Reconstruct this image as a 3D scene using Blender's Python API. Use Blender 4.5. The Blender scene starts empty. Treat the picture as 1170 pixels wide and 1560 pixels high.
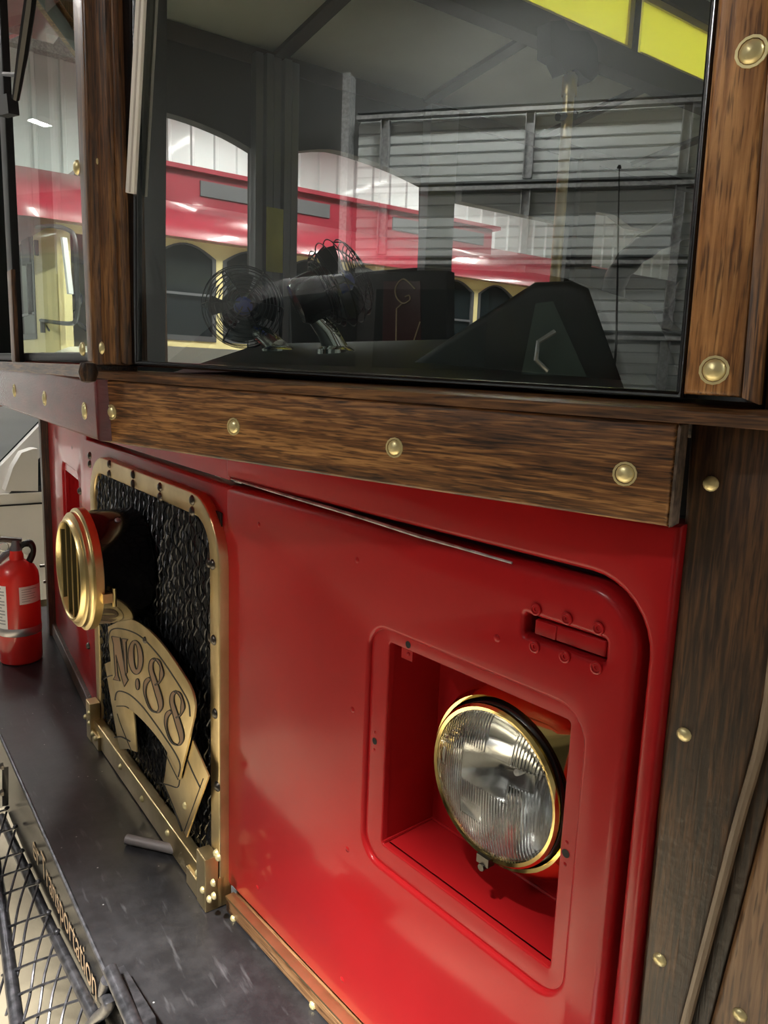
import bpy, math, random
from mathutils import Vector, Matrix
from mathutils.geometry import delaunay_2d_cdt
random.seed(7)
S = bpy.context.scene
COL = S.collection
# ------------------------------------------------------------------ camera
F, CX, CY, H = 1150.0, 585.0, 780.0, 1.5           # focal length in pixels of a 1170x1560 frame, eye height
_dn = Vector(((350 - CX) / F, (7150 - CY) / F, 1.0)).normalized()   # vertical direction seen by the camera
_up = -_dn
_f = Vector((0, 0, 1)); _Y = (_f - _up * _f.dot(_up)).normalized(); _X = _Y.cross(_up)
MC = Matrix((_X, _Y, _up))                          # camera(right,down,forward) -> world
CAM = Vector((0, 0, H))
cam_d = bpy.data.cameras.new('camera'); cam = bpy.data.objects.new('camera', cam_d); COL.objects.link(cam)
r_, d_, f_ = MC @ Vector((1, 0, 0)), MC @ Vector((0, 1, 0)), MC @ Vector((0, 0, 1))
cam.matrix_world = Matrix(((r_.x, -d_.x, -f_.x, CAM.x), (r_.y, -d_.y, -f_.y, CAM.y), (r_.z, -d_.z, -f_.z, CAM.z), (0, 0, 0, 1)))
cam_d.sensor_fit = 'VERTICAL'; cam_d.sensor_height = 36.0; cam_d.sensor_width = 27.0
cam_d.lens = 36.0 * F / 1560.0; cam_d.clip_start = 0.02; cam_d.clip_end = 200
S.camera = cam
# ------------------------------------------------------------------ world, exposure
S.view_settings.view_transform = 'Standard'; S.view_settings.look = 'None'
S.view_settings.exposure = 0.2; S.view_settings.gamma = 1.0; S.view_settings.use_curve_mapping = False
W_ = bpy.data.worlds.new('world'); S.world = W_; W_.use_nodes = True
W_.node_tree.nodes['Background'].inputs[0].default_value = (0.75, 0.83, 0.9, 1)
W_.node_tree.nodes['Background'].inputs[1].default_value = 0.4
LAMP = 165.0                                         # radiance of the LED strips
# unseen fixtures under the garage roof, the spots added for their light: bus coordinates (across, forward), see unseen_ceiling_light()
ADDED_SPOTS = [(0.1, 1.5, 3700.0, 25.0, (.45, -1.4, -4.5), 'over the right end of the bumper'),      # across, forward, watts, beam angle, aim
            (2.3, 1.5, 1800.0, 22.0, (-.5, -.95, -4.5), 'over the middle of the bumper')]  # added lamps, beams shaped to light the lower hood and the floor
LAMP_AT = [(-3.6, -2.5), (1.2, 4.3), (6.8, 1.3), (8.0, -4.2), (8.0, -7.5), (-1.6, -6.0), (4.4, -8.5), (4.9, -2.4), (4.9, -5.0), (4.9, -1.1), (4.9, -3.7)]  # strips by the door and the trolley are added to brighten those

# ------------------------------------------------------------------ frames (real planes of the bus, the room, the cars)
class Fr:
    """local axes: x along the facet (towards the bus's right side), y outwards (forward), z up; z = 0 is eye height"""
    def __init__(s, u=0., v=0., delta=0., z=0.):
        a = math.radians(126.0)
        e = Vector((math.cos(a), math.sin(a), 0)); n = Vector((-math.sin(a), math.cos(a), 0))
        p = CAM + e * u + n * v + Vector((0, 0, z))
        s.M = Matrix.Translation(p) @ Matrix.Rotation(math.radians(126.0 + delta), 4, 'Z')
        s.I = s.M.inverted()
    def ray(s, x, y):
        w = MC @ Vector(((x - CX) / F, (y - CY) / F, 1.0))
        return s.I @ CAM, s.I.to_3x3() @ w
    def hit(s, x, y, axis, val):
        o, d = s.ray(x, y); return o + d * ((val - o[axis]) / d[axis])
    def px(s, x, y, b=0.):
        return s.hit(x, y, 1, b)
    def az(s, x, y, b=0.):
        p = s.hit(x, y, 1, b); return (p.x, p.z)
    def pl(s, x, y, p0, nrm):
        o, d = s.ray(x, y); return o + d * ((p0 - o).dot(nrm) / d.dot(nrm))
BUS = Fr()
_P = Fr().hit(350, 1000, 1, -0.452)
BU, BV = 1.0028, -0.452                             # bend of the hood
FH = Fr(BU, BV, 5.0)                                # hood, right-hand panel
FC = Fr(BU, BV, 0.0)                                # hood, centre
FL = Fr(1.767, BV, -5.0)                            # hood, far panel
AU, AV = 0.956, -0.256
FB = Fr(AU, AV, 19.5)                               # corner windscreen facet and its board
FCB = Fr(AU, AV, 0.0)                               # centre windscreen facet
FFB = Fr(1.814, AV, -30.0)                          # far corner facet
FP = Fr(0.321, -0.520, 12.0)                        # corner post facet

# ------------------------------------------------------------------ materials
MATS = {}
def nt(name):
    m = bpy.data.materials.new(name); m.use_nodes = True
    t = m.node_tree; b = t.nodes['Principled BSDF']; MATS[name] = m
    return m, t, b
def pbr(name, col, rough=.5, metal=0., coat=0., noise=0., nscale=8., bump=0., bscale=200., crough=.05, spec=.5, col2=None, stretch=(1, 1, 1)):
    m, t, b = nt(name)
    b.inputs['Roughness'].default_value = rough; b.inputs['Metallic'].default_value = metal
    b.inputs['Coat Weight'].default_value = coat; b.inputs['Coat Roughness'].default_value = crough
    b.inputs['Specular IOR Level'].default_value = spec
    b.inputs['Base Color'].default_value = (*col, 1)
    tc = t.nodes.new('ShaderNodeTexCoord'); mp = t.nodes.new('ShaderNodeMapping'); mp.inputs['Scale'].default_value = stretch
    t.links.new(tc.outputs['Object'], mp.inputs['Vector'])
    if noise > 0:
        n = t.nodes.new('ShaderNodeTexNoise'); n.inputs['Scale'].default_value = nscale; n.inputs['Detail'].default_value = 5
        r = t.nodes.new('ShaderNodeValToRGB'); c2 = col2 or tuple(c * (1 - noise) for c in col)
        r.color_ramp.elements[0].color = (*c2, 1); r.color_ramp.elements[1].color = (*col, 1)
        r.color_ramp.elements[0].position = .35; r.color_ramp.elements[1].position = .65
        t.links.new(mp.outputs[0], n.inputs['Vector']); t.links.new(n.outputs['Fac'], r.inputs['Fac']); t.links.new(r.outputs['Color'], b.inputs['Base Color'])
    if bump > 0:
        n2 = t.nodes.new('ShaderNodeTexNoise'); n2.inputs['Scale'].default_value = bscale; n2.inputs['Detail'].default_value = 3
        bp = t.nodes.new('ShaderNodeBump'); bp.inputs['Strength'].default_value = bump; bp.inputs['Distance'].default_value = .002
        t.links.new(mp.outputs[0], n2.inputs['Vector']); t.links.new(n2.outputs['Fac'], bp.inputs['Height'])
        t.links.new(bp.outputs[0], b.inputs['Normal']); t.links.new(bp.outputs[0], b.inputs['Coat Normal'])
    return m
def wood(name, dark, mid, light, grain='X', scale=1., coat=.5, crough=.2, bump=.25, rough=.45, dirt=.0):
    m, t, b = nt(name)
    N = t.nodes.new; L = t.links.new
    tc = N('ShaderNodeTexCoord')
    def mapped(sx, sy):                              # sx along the grain, sy across it
        mp = N('ShaderNodeMapping')
        mp.inputs['Scale'].default_value = {'X': (sx, sy, sy), 'Z': (sy, sy, sx)}[grain]
        L(tc.outputs['Object'], mp.inputs['Vector']); return mp
    w1 = mapped(2.2 * scale, 16 * scale); w2 = mapped(14 * scale, 260 * scale); w3 = mapped(30 * scale, 420 * scale)
    n0 = N('ShaderNodeTexNoise'); n0.inputs['Scale'].default_value = 1.; n0.inputs['Detail'].default_value = 6; n0.inputs['Distortion'].default_value = 1.4
    L(w1.outputs[0], n0.inputs['Vector'])
    n1 = N('ShaderNodeTexNoise'); n1.inputs['Scale'].default_value = 1.; n1.inputs['Detail'].default_value = 4; n1.inputs['Distortion'].default_value = .6
    L(w2.outputs[0], n1.inputs['Vector'])
    n2 = N('ShaderNodeTexNoise'); n2.inputs['Scale'].default_value = 1.; n2.inputs['Detail'].default_value = 2
    L(w3.outputs[0], n2.inputs['Vector'])
    mx = N('ShaderNodeMath'); mx.operation = 'MULTIPLY_ADD'; L(n1.outputs['Fac'], mx.inputs[0]); mx.inputs[1].default_value = .62
    m2 = N('ShaderNodeMath'); m2.operation = 'MULTIPLY'; L(n0.outputs['Fac'], m2.inputs[0]); m2.inputs[1].default_value = .42
    L(m2.outputs[0], mx.inputs[2])
    r = N('ShaderNodeValToRGB'); cr = r.color_ramp
    cr.elements[0].position = .38; cr.elements[0].color = (*dark, 1)
    cr.elements[1].position = .66; cr.elements[1].color = (*light, 1)
    e = cr.elements.new(.52); e.color = (*mid, 1)
    L(mx.outputs[0], r.inputs['Fac'])
    pr = N('ShaderNodeValToRGB'); pr.color_ramp.elements[0].position = .36; pr.color_ramp.elements[1].position = .46
    pr.color_ramp.elements[0].color = (.25, .22, .2, 1); pr.color_ramp.elements[1].color = (1, 1, 1, 1)
    L(n2.outputs['Fac'], pr.inputs['Fac'])
    mm = N('ShaderNodeMix'); mm.data_type = 'RGBA'; mm.blend_type = 'MULTIPLY'; mm.inputs['Factor'].default_value = .8
    L(r.outputs['Color'], mm.inputs['A']); L(pr.outputs['Color'], mm.inputs['B'])
    out = mm.outputs['Result']
    if dirt > 0:
        n3 = N('ShaderNodeTexNoise'); n3.inputs['Scale'].default_value = 9.; n3.inputs['Detail'].default_value = 8; n3.inputs['Roughness'].default_value = .7
        L(tc.outputs['Object'], n3.inputs['Vector'])
        dr = N('ShaderNodeValToRGB'); dr.color_ramp.elements[0].position = .35; dr.color_ramp.elements[1].position = .62
        dr.color_ramp.elements[0].color = (1 - dirt,) * 3 + (1,); dr.color_ramp.elements[1].color = (1, 1, 1, 1)
        L(n3.outputs['Fac'], dr.inputs['Fac'])
        m3 = N('ShaderNodeMix'); m3.data_type = 'RGBA'; m3.blend_type = 'MULTIPLY'; m3.inputs['Factor'].default_value = 1.
        L(out, m3.inputs['A']); L(dr.outputs['Color'], m3.inputs['B']); out = m3.outputs['Result']
    L(out, b.inputs['Base Color'])
    b.inputs['Roughness'].default_value = rough; b.inputs['Coat Weight'].default_value = coat; b.inputs['Coat Roughness'].default_value = crough
    bp = N('ShaderNodeBump'); bp.inputs['Strength'].default_value = bump; bp.inputs['Distance'].default_value = .001
    L(n1.outputs['Fac'], bp.inputs['Height']); L(bp.outputs[0], b.inputs['Normal'])
    n4 = N('ShaderNodeTexNoise'); n4.inputs['Scale'].default_value = 130.; L(tc.outputs['Object'], n4.inputs['Vector'])
    b2 = N('ShaderNodeBump'); b2.inputs['Strength'].default_value = bump * 1.6; b2.inputs['Distance'].default_value = .001
    L(n4.outputs['Fac'], b2.inputs['Height']); L(bp.outputs[0], b2.inputs['Normal']); L(b2.outputs[0], b.inputs['Coat Normal'])
    return m
def pane_mat(name, refl, tint=(.93, .97, .95), ior=1.5, mult=1.9):
    m, t, b = nt(name); t.nodes.remove(b)
    N = t.nodes.new; L = t.links.new
    tr = N('ShaderNodeBsdfTransparent'); tr.inputs[0].default_value = (*tint, 1)
    gl = N('ShaderNodeBsdfGlossy'); gl.inputs['Roughness'].default_value = 0.0; gl.inputs[0].default_value = (.95, 1, .98, 1)
    fr = N('ShaderNodeFresnel'); fr.inputs[0].default_value = ior
    ad = N('ShaderNodeMath'); ad.operation = 'MULTIPLY_ADD'; ad.use_clamp = True; ad.inputs[1].default_value = mult; ad.inputs[2].default_value = refl; L(fr.outputs[0], ad.inputs[0])
    ge = N('ShaderNodeNewGeometry'); iv = N('ShaderNodeMath'); iv.operation = 'SUBTRACT'; iv.inputs[0].default_value = 1.; L(ge.outputs['Backfacing'], iv.inputs[1])
    ml = N('ShaderNodeMath'); ml.operation = 'MULTIPLY'; L(ad.outputs[0], ml.inputs[0]); L(iv.outputs[0], ml.inputs[1])   # both faces' reflection on the face one meets first
    mx = N('ShaderNodeMixShader'); L(ml.outputs[0], mx.inputs[0]); L(tr.outputs[0], mx.inputs[1]); L(gl.outputs[0], mx.inputs[2])
    L(mx.outputs[0], t.nodes['Material Output'].inputs[0]); return m
def emit(name, col, s):
    m, t, b = nt(name); b.inputs['Emission Color'].default_value = (*col, 1); b.inputs['Emission Strength'].default_value = s
    b.inputs['Base Color'].default_value = (.8, .8, .8, 1); return m

pbr('red_paint', (.41, .012, .015), .38, 0, .7, spec=.1, noise=.12, nscale=5., bump=.05, bscale=60., crough=.11)
MATS['red_paint'].node_tree.nodes['Principled BSDF'].inputs['Coat IOR'].default_value = 1.3
pbr('red_roof_paint', (.24, .012, .028), .3, 0, .8, noise=.15, nscale=3.)
pbr('dark_gap', (.03, .006, .012), .5)
pbr('seam_chip', (.55, .48, .5), .5, 0, 0, noise=.6, nscale=60.)
pbr('red_board', (.17, .018, .02), .35, 0, 1., noise=.35, nscale=14., bump=.25, bscale=90., crough=.16, stretch=(1, 1, 4))
wood('board_wood', (.025, .010, .004), (.18, .075, .024), (.48, .235, .08), 'X', 1.35, coat=.7, crough=.22)
wood('post_wood', (.09, .035, .011), (.42, .185, .06), (.66, .34, .13), 'Z', 1., coat=.6, crough=.25, dirt=.35)
wood('apex_wood', (.04, .017, .006), (.17, .07, .023), (.32, .155, .055), 'Z', 1., coat=.6, crough=.25, dirt=.3)
wood('dark_wood', (.010, .005, .003), (.045, .020, .009), (.14, .065, .025), 'Z', 1.1, coat=.35, crough=.28, bump=.6, dirt=.45)
wood('tan_wood', (.12, .055, .024), (.25, .13, .06), (.36, .21, .11), 'Z', 1., coat=.3, crough=.3)
wood('sill_wood', (.03, .013, .006), (.13, .057, .021), (.28, .135, .05), 'X', 1., coat=.7, crough=.25)
wood('strip_wood', (.10, .045, .018), (.22, .11, .045), (.34, .19, .09), 'X', .8, coat=.4, crough=.3)
pbr('end_grain', (.16, .11, .08), .6, 0, .2, noise=.7, nscale=120., bump=.5)
pbr('wood_edge', (.30, .22, .15), .5, 0, .4, noise=.5, nscale=40., stretch=(1, 1, .2), bump=.4)
pbr('brass', (.86, .70, .36), .33, 1., noise=.18, nscale=22., col2=(.72, .56, .26))
pbr('dark_brass', (.14, .115, .055), .5, .7)  # darker brass for the slat faces of the drum lamp
pbr('screw_brass', (.85, .74, .40), .38, .6)
pbr('brass_bright', (.88, .68, .28), .10, 1.)
pbr('brass_frame', (.78, .63, .36), .38, 1., noise=.3, nscale=16., col2=(.62, .48, .25), bump=.1)
pbr('brass_plate', (.74, .60, .33), .40, 1., noise=.3, nscale=20., col2=(.60, .47, .24))
pbr('letter_tan', (.30, .19, .11), .45, .3)
pbr('engraving', (.012, .01, .008), .5)
pbr('bolt_steel', (.10, .09, .08), .35, .9)
pbr('black_gloss', (.004, .004, .005), .18, 0, .6, crough=.08)
pbr('black_rubber', (.006, .006, .007), .4)
pbr('apron_black', (.005, .005, .006), .22, spec=.12)
pbr('black_matte', (.008, .008, .009), .7)
pbr('interior_dark', (.020, .018, .017), .6, noise=.3, nscale=4.)
pbr('cowl_black', (.011, .013, .012), .55, noise=.4, nscale=25.)
pbr('wire_black', (.012, .013, .016), .30, .4)
pbr('white_trim', (.92, .89, .85), .4)
pbr('trim_groove', (.55, .50, .47), .5)
pbr('cream', (.78, .66, .33), .45, noise=.08, nscale=3.)
pbr('yellow', (.70, .66, .12), .5, noise=.25, nscale=6.)
pbr('yellow_pane', (.80, .78, .16), .5)
_t = MATS['yellow_pane'].node_tree; _tl = _t.nodes.new('ShaderNodeBsdfTranslucent'); _tl.inputs[0].default_value = (.9, .88, .25, 1); _mx = _t.nodes.new('ShaderNodeMixShader'); _mx.inputs[0].default_value = .7
_t.links.new(_t.nodes['Principled BSDF'].outputs[0], _mx.inputs[1]); _t.links.new(_tl.outputs[0], _mx.inputs[2]); _t.links.new(_mx.outputs[0], _t.nodes['Material Output'].inputs[0])
pbr('far_glass', (.012, .016, .018), .08, 0, 0, spec=.25)
pbr('tinted_window', (.045, .07, .06), .2)
pbr('window_frame_grey', (.06, .06, .065), .5)
pbr('metal_grey', (.20, .20, .22), .35, .6)
pbr('chrome', (.86, .88, .88), .12, 1.)
pbr('iron', (.035, .036, .042), .35, .7, noise=.5, nscale=70., col2=(.10, .10, .115))
pbr('rod_grey', (.20, .18, .18), .5, .2)
pbr('white_car_paint', (.72, .70, .66), .35, 0, .7)
pbr('black_car_paint', (.006, .006, .007), .25, 0, .6)
pbr('ext_red', (.70, .028, .022), .3, 0, .6)
pbr('silver_band', (.62, .60, .62), .35, .8)
pbr('label_white', (.80, .79, .78), .5)
pbr('label_grey', (.36, .36, .38), .6)
pbr('wall_metal', (.66, .69, .70), .5, 0, .1)
pbr('front_wall_grey', (.13, .135, .135), .7, noise=.1, nscale=2.)
pbr('door_metal', (.66, .69, .69), .45, .2)
pbr('door_dark', (.12, .13, .135), .5)
pbr('galvanised', (.62, .63, .64), .4, .6, noise=.35, nscale=40.)
pbr('ceiling_grey', (.55, .57, .56), .8)
pbr('bus_ceiling', (.74, .78, .70), .6, noise=.15, nscale=3.)
pbr('rib_brown', (.05, .035, .03), .5)
pbr('concrete', (.56, .49, .36), .8, noise=.3, nscale=7., bump=.3, bscale=90.)
pbr('gold_text', (.42, .30, .19), .5, .2)
pbr('blue', (.01, .03, .25), .4)
pbr('maroon', (.06, .012, .014), .4)
pbr('orange', (.8, .3, .05), .5)
pane_mat('windscreen_glass', .17)
pane_mat('plain_glass', .0, ior=1.2, mult=.6)
emit('lamp_led', (1, .97, .92), LAMP)
# worn black deck
def deck_mat():
    m, t, b = nt('deck_black'); N = t.nodes.new; L = t.links.new
    tc = N('ShaderNodeTexCoord')
    n = N('ShaderNodeTexNoise'); n.inputs['Scale'].default_value = 16.; n.inputs['Detail'].default_value = 9; n.inputs['Roughness'].default_value = .75
    L(tc.outputs['Object'], n.inputs['Vector'])
    r = N('ShaderNodeValToRGB'); r.color_ramp.elements[0].position = .42; r.color_ramp.elements[1].position = .78
    r.color_ramp.elements[0].color = (.012, .012, .014, 1); r.color_ramp.elements[1].color = (.034, .034, .038, 1)
    L(n.outputs['Fac'], r.inputs['Fac'])
    mp = N('ShaderNodeMapping'); mp.inputs['Scale'].default_value = (14, 90, 1); mp.inputs['Rotation'].default_value = (0, 0, .5); L(tc.outputs['Object'], mp.inputs['Vector'])
    n2 = N('ShaderNodeTexNoise'); n2.inputs['Scale'].default_value = 1.; n2.inputs['Detail'].default_value = 4; L(mp.outputs[0], n2.inputs['Vector'])
    r2 = N('ShaderNodeValToRGB'); r2.color_ramp.elements[0].position = .62; r2.color_ramp.elements[1].position = .8
    r2.color_ramp.elements[0].color = (0, 0, 0, 1); r2.color_ramp.elements[1].color = (.05, .05, .055, 1); L(n2.outputs['Fac'], r2.inputs['Fac'])
    v = N('ShaderNodeTexVoronoi'); v.inputs['Scale'].default_value = 28.; L(tc.outputs['Object'], v.inputs['Vector'])
    r3 = N('ShaderNodeValToRGB'); r3.color_ramp.elements[0].position = .0; r3.color_ramp.elements[1].position = .05
    r3.color_ramp.elements[0].color = (.5, .5, .5, 1); r3.color_ramp.elements[1].color = (0, 0, 0, 1); L(v.outputs['Distance'], r3.inputs['Fac'])
    a1 = N('ShaderNodeMix'); a1.data_type = 'RGBA'; a1.blend_type = 'ADD'; a1.inputs['Factor'].default_value = 1; L(r.outputs[0], a1.inputs['A']); L(r2.outputs[0], a1.inputs['B'])
    a2 = N('ShaderNodeMix'); a2.data_type = 'RGBA'; a2.blend_type = 'ADD'; a2.inputs['Factor'].default_value = 1; L(a1.outputs['Result'], a2.inputs['A']); L(r3.outputs[0], a2.inputs['B'])
    L(a2.outputs['Result'], b.inputs['Base Color']); b.inputs['Roughness'].default_value = .34; b.inputs['Specular IOR Level'].default_value = .5
    bp = N('ShaderNodeBump'); bp.inputs['Strength'].default_value = .12; bp.inputs['Distance'].default_value = .003; L(n.outputs['Fac'], bp.inputs['Height']); L(bp.outputs[0], b.inputs['Normal'])
deck_mat()
def lens_mat():                                     # moulded headlamp glass: bands of fine flutes pressed into the lens
    m, t, b = nt('lens_glass'); N = t.nodes.new; L = t.links.new
    b.inputs['Transmission Weight'].default_value = 1.; b.inputs['Roughness'].default_value = .04; b.inputs['IOR'].default_value = 1.30
    b.inputs['Base Color'].default_value = (.97, .98, .98, 1)
    tc = N('ShaderNodeTexCoord'); sp = N('ShaderNodeSeparateXYZ'); L(tc.outputs['Object'], sp.inputs[0])
    def mth(op, a, bb=None):
        q = N('ShaderNodeMath'); q.operation = op
        for i, x in enumerate((a, bb)):
            if x is None: continue
            if isinstance(x, (int, float)): q.inputs[i].default_value = x
            else: L(x, q.inputs[i])
        return q.outputs[0]
    row = mth('FLOOR', mth('MULTIPLY', sp.outputs['Z'], 52.)); colm = mth('FLOOR', mth('MULTIPLY', sp.outputs['X'], 34.))
    ph = mth('FRACT', mth('MULTIPLY', mth('SINE', mth('ADD', mth('MULTIPLY', row, 12.9), mth('MULTIPLY', colm, 78.2))), 437.5))
    amp = mth('GREATER_THAN', ph, .28)
    fl = mth('ABSOLUTE', mth('SINE', mth('MULTIPLY', sp.outputs['X'], 900.)))
    gr = mth('MULTIPLY', mth('LESS_THAN', mth('FRACT', mth('MULTIPLY', sp.outputs['Z'], 52.)), .07), 2.)
    gc = mth('MULTIPLY', mth('LESS_THAN', mth('FRACT', mth('MULTIPLY', sp.outputs['X'], 34.)), .05), 1.5)
    hgt = mth('ADD', mth('MULTIPLY', fl, amp), mth('ADD', gr, gc))
    bp = N('ShaderNodeBump'); bp.inputs['Strength'].default_value = .55; bp.inputs['Distance'].default_value = .0012
    L(hgt, bp.inputs['Height']); L(bp.outputs[0], b.inputs['Normal'])
lens_mat()

# ------------------------------------------------------------------ mesh building
def inside(p, poly):
    c = False; n = len(poly)
    for i in range(n):
        a, b = poly[i - 1], poly[i]
        if (a[1] > p[1]) != (b[1] > p[1]) and p[0] < (b[0] - a[0]) * (p[1] - a[1]) / (b[1] - a[1]) + a[0]: c = not c
    return c
def fill(loops):                                     # triangles of an outline with holes -> points, faces
    vs = []; es = []
    for lp in loops:
        k = len(vs); n = len(lp); vs += [Vector((q[0], q[1])) for q in lp]; es += [(k + i, k + (i + 1) % n) for i in range(n)]
    r = delaunay_2d_cdt(vs, es, [], 0, 1e-7); P = r[0]; fs = []
    for f in r[2]:
        c = sum((P[i] for i in f), Vector((0, 0))) / len(f)
        if inside(c, loops[0]) and not any(inside(c, h) for h in loops[1:]): fs.append(tuple(f))
    return P, fs
class MB:
    def __init__(s): s.v = []; s.f = []
    def add(s, vs, fs):
        k = len(s.v); s.v += [Vector(p) for p in vs]; s.f += [tuple(i + k for i in q) for q in fs]; return s
    def box(s, x0, x1, y0, y1, z0, z1, M=None):
        vs = [Vector((x, y, z)) for x in (x0, x1) for y in (y0, y1) for z in (z0, z1)]
        if M: vs = [M @ p for p in vs]
        return s.add(vs, [(0, 1, 3, 2), (4, 6, 7, 5), (0, 4, 5, 1), (2, 3, 7, 6), (0, 2, 6, 4), (1, 5, 7, 3)])
    def hexa(s, a, b):                               # two quads -> closed block
        return s.add(list(a) + list(b), [(0, 1, 2, 3), (7, 6, 5, 4)] + [(i, (i + 1) % 4, 4 + (i + 1) % 4, 4 + i) for i in range(4)])
    def tube(s, pts, r, seg=8, closed=False, cap=True):
        pts = [Vector(p) for p in pts]; n = len(pts); rings = []; up = None
        for i, p in enumerate(pts):
            a = pts[(i - 1) % n] if (closed or i > 0) else p
            c = pts[(i + 1) % n] if (closed or i < n - 1) else p
            t = (c - a).normalized()
            if up is None: up = Vector((0, 0, 1)) if abs(t.z) < .9 else Vector((1, 0, 0))
            x = t.cross(up).normalized(); y = x.cross(t).normalized(); up = y
            rr = r[i] if isinstance(r, (list, tuple)) else r
            rings.append([p + (x * math.cos(6.28319 * k / seg) + y * math.sin(6.28319 * k / seg)) * rr for k in range(seg)])
        vs = [q for g in rings for q in g]; fs = []
        for i in range(n if closed else n - 1):
            j = (i + 1) % n
            for k in range(seg):
                l = (k + 1) % seg; fs.append((i * seg + k, i * seg + l, j * seg + l, j * seg + k))
        if cap and not closed: fs += [tuple(range(seg))[::-1], tuple(range((n - 1) * seg, n * seg))]
        return s.add(vs, fs)
    def lathe(s, prof, o, ax, seg=32, xdir=None):    # prof: (radius, height along ax)
        o = Vector(o); ax = Vector(ax).normalized()
        x = Vector(xdir) if xdir else (Vector((0, 0, 1)) if abs(ax.z) < .9 else Vector((1, 0, 0)))
        x = (x - ax * x.dot(ax)).normalized(); y = ax.cross(x); vs = []; fs = []
        for r, h in prof:
            for k in range(seg):
                a = 6.2831853 * k / seg; vs.append(o + ax * h + (x * math.cos(a) + y * math.sin(a)) * max(r, 1e-5))
        for i in range(len(prof) - 1):
            for k in range(seg):
                l = (k + 1) % seg; fs.append((i * seg + k, i * seg + l, (i + 1) * seg + l, (i + 1) * seg + k))
        return s.add(vs, fs)
    def dome(s, o, ax, r, h, seg=10):
        s.lathe([(r, 0), (r * .92, h * .45), (r * .6, h * .85), (0, h)], o, ax, seg); return s
    def plate(s, out, holes=(), y0=0., y1=.01, bev=0., fn=None, seg=3, back=False, hbev=None):
        """flat plate in the x-z plane of the frame, face at y1, with rounded edges; out/holes lists of (x,z)"""
        fn = fn or (lambda x, z, y: Vector((x, y, z)))
        def area(p): return sum(p[i][0] * p[(i + 1) % len(p)][1] - p[(i + 1) % len(p)][0] * p[i][1] for i in range(len(p)))
        def inset(p, d):                             # positive d shrinks a ccw polygon
            n = len(p); q = []
            for i in range(n):
                a = Vector(p[i - 1]).to_2d(); b = Vector(p[i]).to_2d(); c = Vector(p[(i + 1) % n]).to_2d()
                e1 = (b - a); e2 = (c - b)
                if e1.length < 1e-9: e1 = e2
                if e2.length < 1e-9: e2 = e1
                n1 = Vector((-e1.y, e1.x)).normalized(); n2 = Vector((-e2.y, e2.x)).normalized()
                k = 1 + n1.dot(n2); m = (n1 + n2) / max(k, .3); q.append(tuple(b + m * d))
            return q
        loops = []
        for j, p in enumerate([list(out)] + [list(h) for h in holes]):
            if area(p) < 0: p = p[::-1]
            bv = bev if j == 0 or hbev is None else hbev
            sg = 1 if j == 0 else -1
            st = [(bv * sg * (1 - math.sin(a)), y1 - bv * (1 - math.cos(a))) for a in [i * math.pi / 2 / seg for i in range(seg + 1)]] if bv > 0 else [(0, y1)]
            rings = [(inset(p, d) if d else p, y) for d, y in st] + [(p, y0)]
            loops.append(rings)
            n = len(p); vs = [fn(x, z, y) for pp, y in rings for x, z in pp]; fs = []
            for i in range(len(rings) - 1):
                for k in range(n):
                    l = (k + 1) % n; fs.append((i * n + k, i * n + l, (i + 1) * n + l, (i + 1) * n + k))
            s.add(vs, fs)
        for lev, yy in ([(0, None)] + ([(-1, y0)] if back else [])):
            y = loops[0][lev][1]
            flat, tri = fill([L[lev][0] for L in loops])
            s.add([fn(p.x, p.y, y) for p in flat], tri)
        return s
    def build(s, name, mat, parent=None, fr=None, smooth=40, M=None, merge=1e-5):
        import bmesh
        bm = bmesh.new(); vs = [bm.verts.new(p) for p in s.v]
        for q in s.f:
            try: bm.faces.new([vs[i] for i in q])
            except ValueError: pass
        bmesh.ops.remove_doubles(bm, verts=bm.verts, dist=merge)
        bmesh.ops.recalc_face_normals(bm, faces=bm.faces)
        me = bpy.data.meshes.new(name); bm.to_mesh(me); bm.free()
        for p in me.polygons: p.use_smooth = True
        me.set_sharp_from_angle(angle=math.radians(smooth))
        me.materials.append(MATS[mat])
        return link(name, me, parent, fr.M if fr else (M or Matrix.Identity(4)))
WM = {}
def link(name, data, parent, M):
    o = bpy.data.objects.new(name, data); COL.objects.link(o); WM[o.name] = M
    if parent: o.parent = parent; o.matrix_basis = WM[parent.name].inverted() @ M
    else: o.matrix_basis = M
    return o
def thing(name, label, cat, M, group=None):
    o = link(name, None, None, M); o.empty_display_size = .1; tag(o, label, cat, group); return o
def tag(o, label, cat, group=None):
    o['label'] = label; o['category'] = cat
    if group: o['group'] = group
def stru(o): o['kind'] = 'structure'; return o
def stuff(o): o['kind'] = 'stuff'; return o
def rrect(x0, x1, z0, z1, r, n=6):
    if not isinstance(r, (list, tuple)): r = (r,) * 4
    q = []
    for (cx, cz, a0), rr in zip(((x0, z0, 180), (x1, z0, 270), (x1, z1, 0), (x0, z1, 90)), r):
        sx = 1 if cx == x0 else -1; sz = 1 if cz == z0 else -1
        if rr <= 0: q.append((cx, cz)); continue
        for i in range(n + 1):
            a = math.radians(a0 + 90 * i / n); q.append((cx + sx * rr + rr * math.cos(a), cz + sz * rr + rr * math.sin(a)))
    return q
def smooth_path(p, n=6, closed=False):               # Catmull-Rom through 2-D or 3-D points
    p = [Vector(q) for q in p]; out = []; N = len(p)
    for i in range(N if closed else N - 1):
        a = p[(i - 1) % N] if closed or i > 0 else p[i]; b = p[i]; c = p[(i + 1) % N]; d = p[(i + 2) % N] if closed or i + 2 < N else c
        for k in range(n):
            t = k / n; out.append(.5 * ((2 * b) + (c - a) * t + (2 * a - 5 * b + 4 * c - d) * t * t + (3 * b - a - 3 * c + d) * t ** 3))
    if not closed: out.append(p[-1])
    return out
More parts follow.
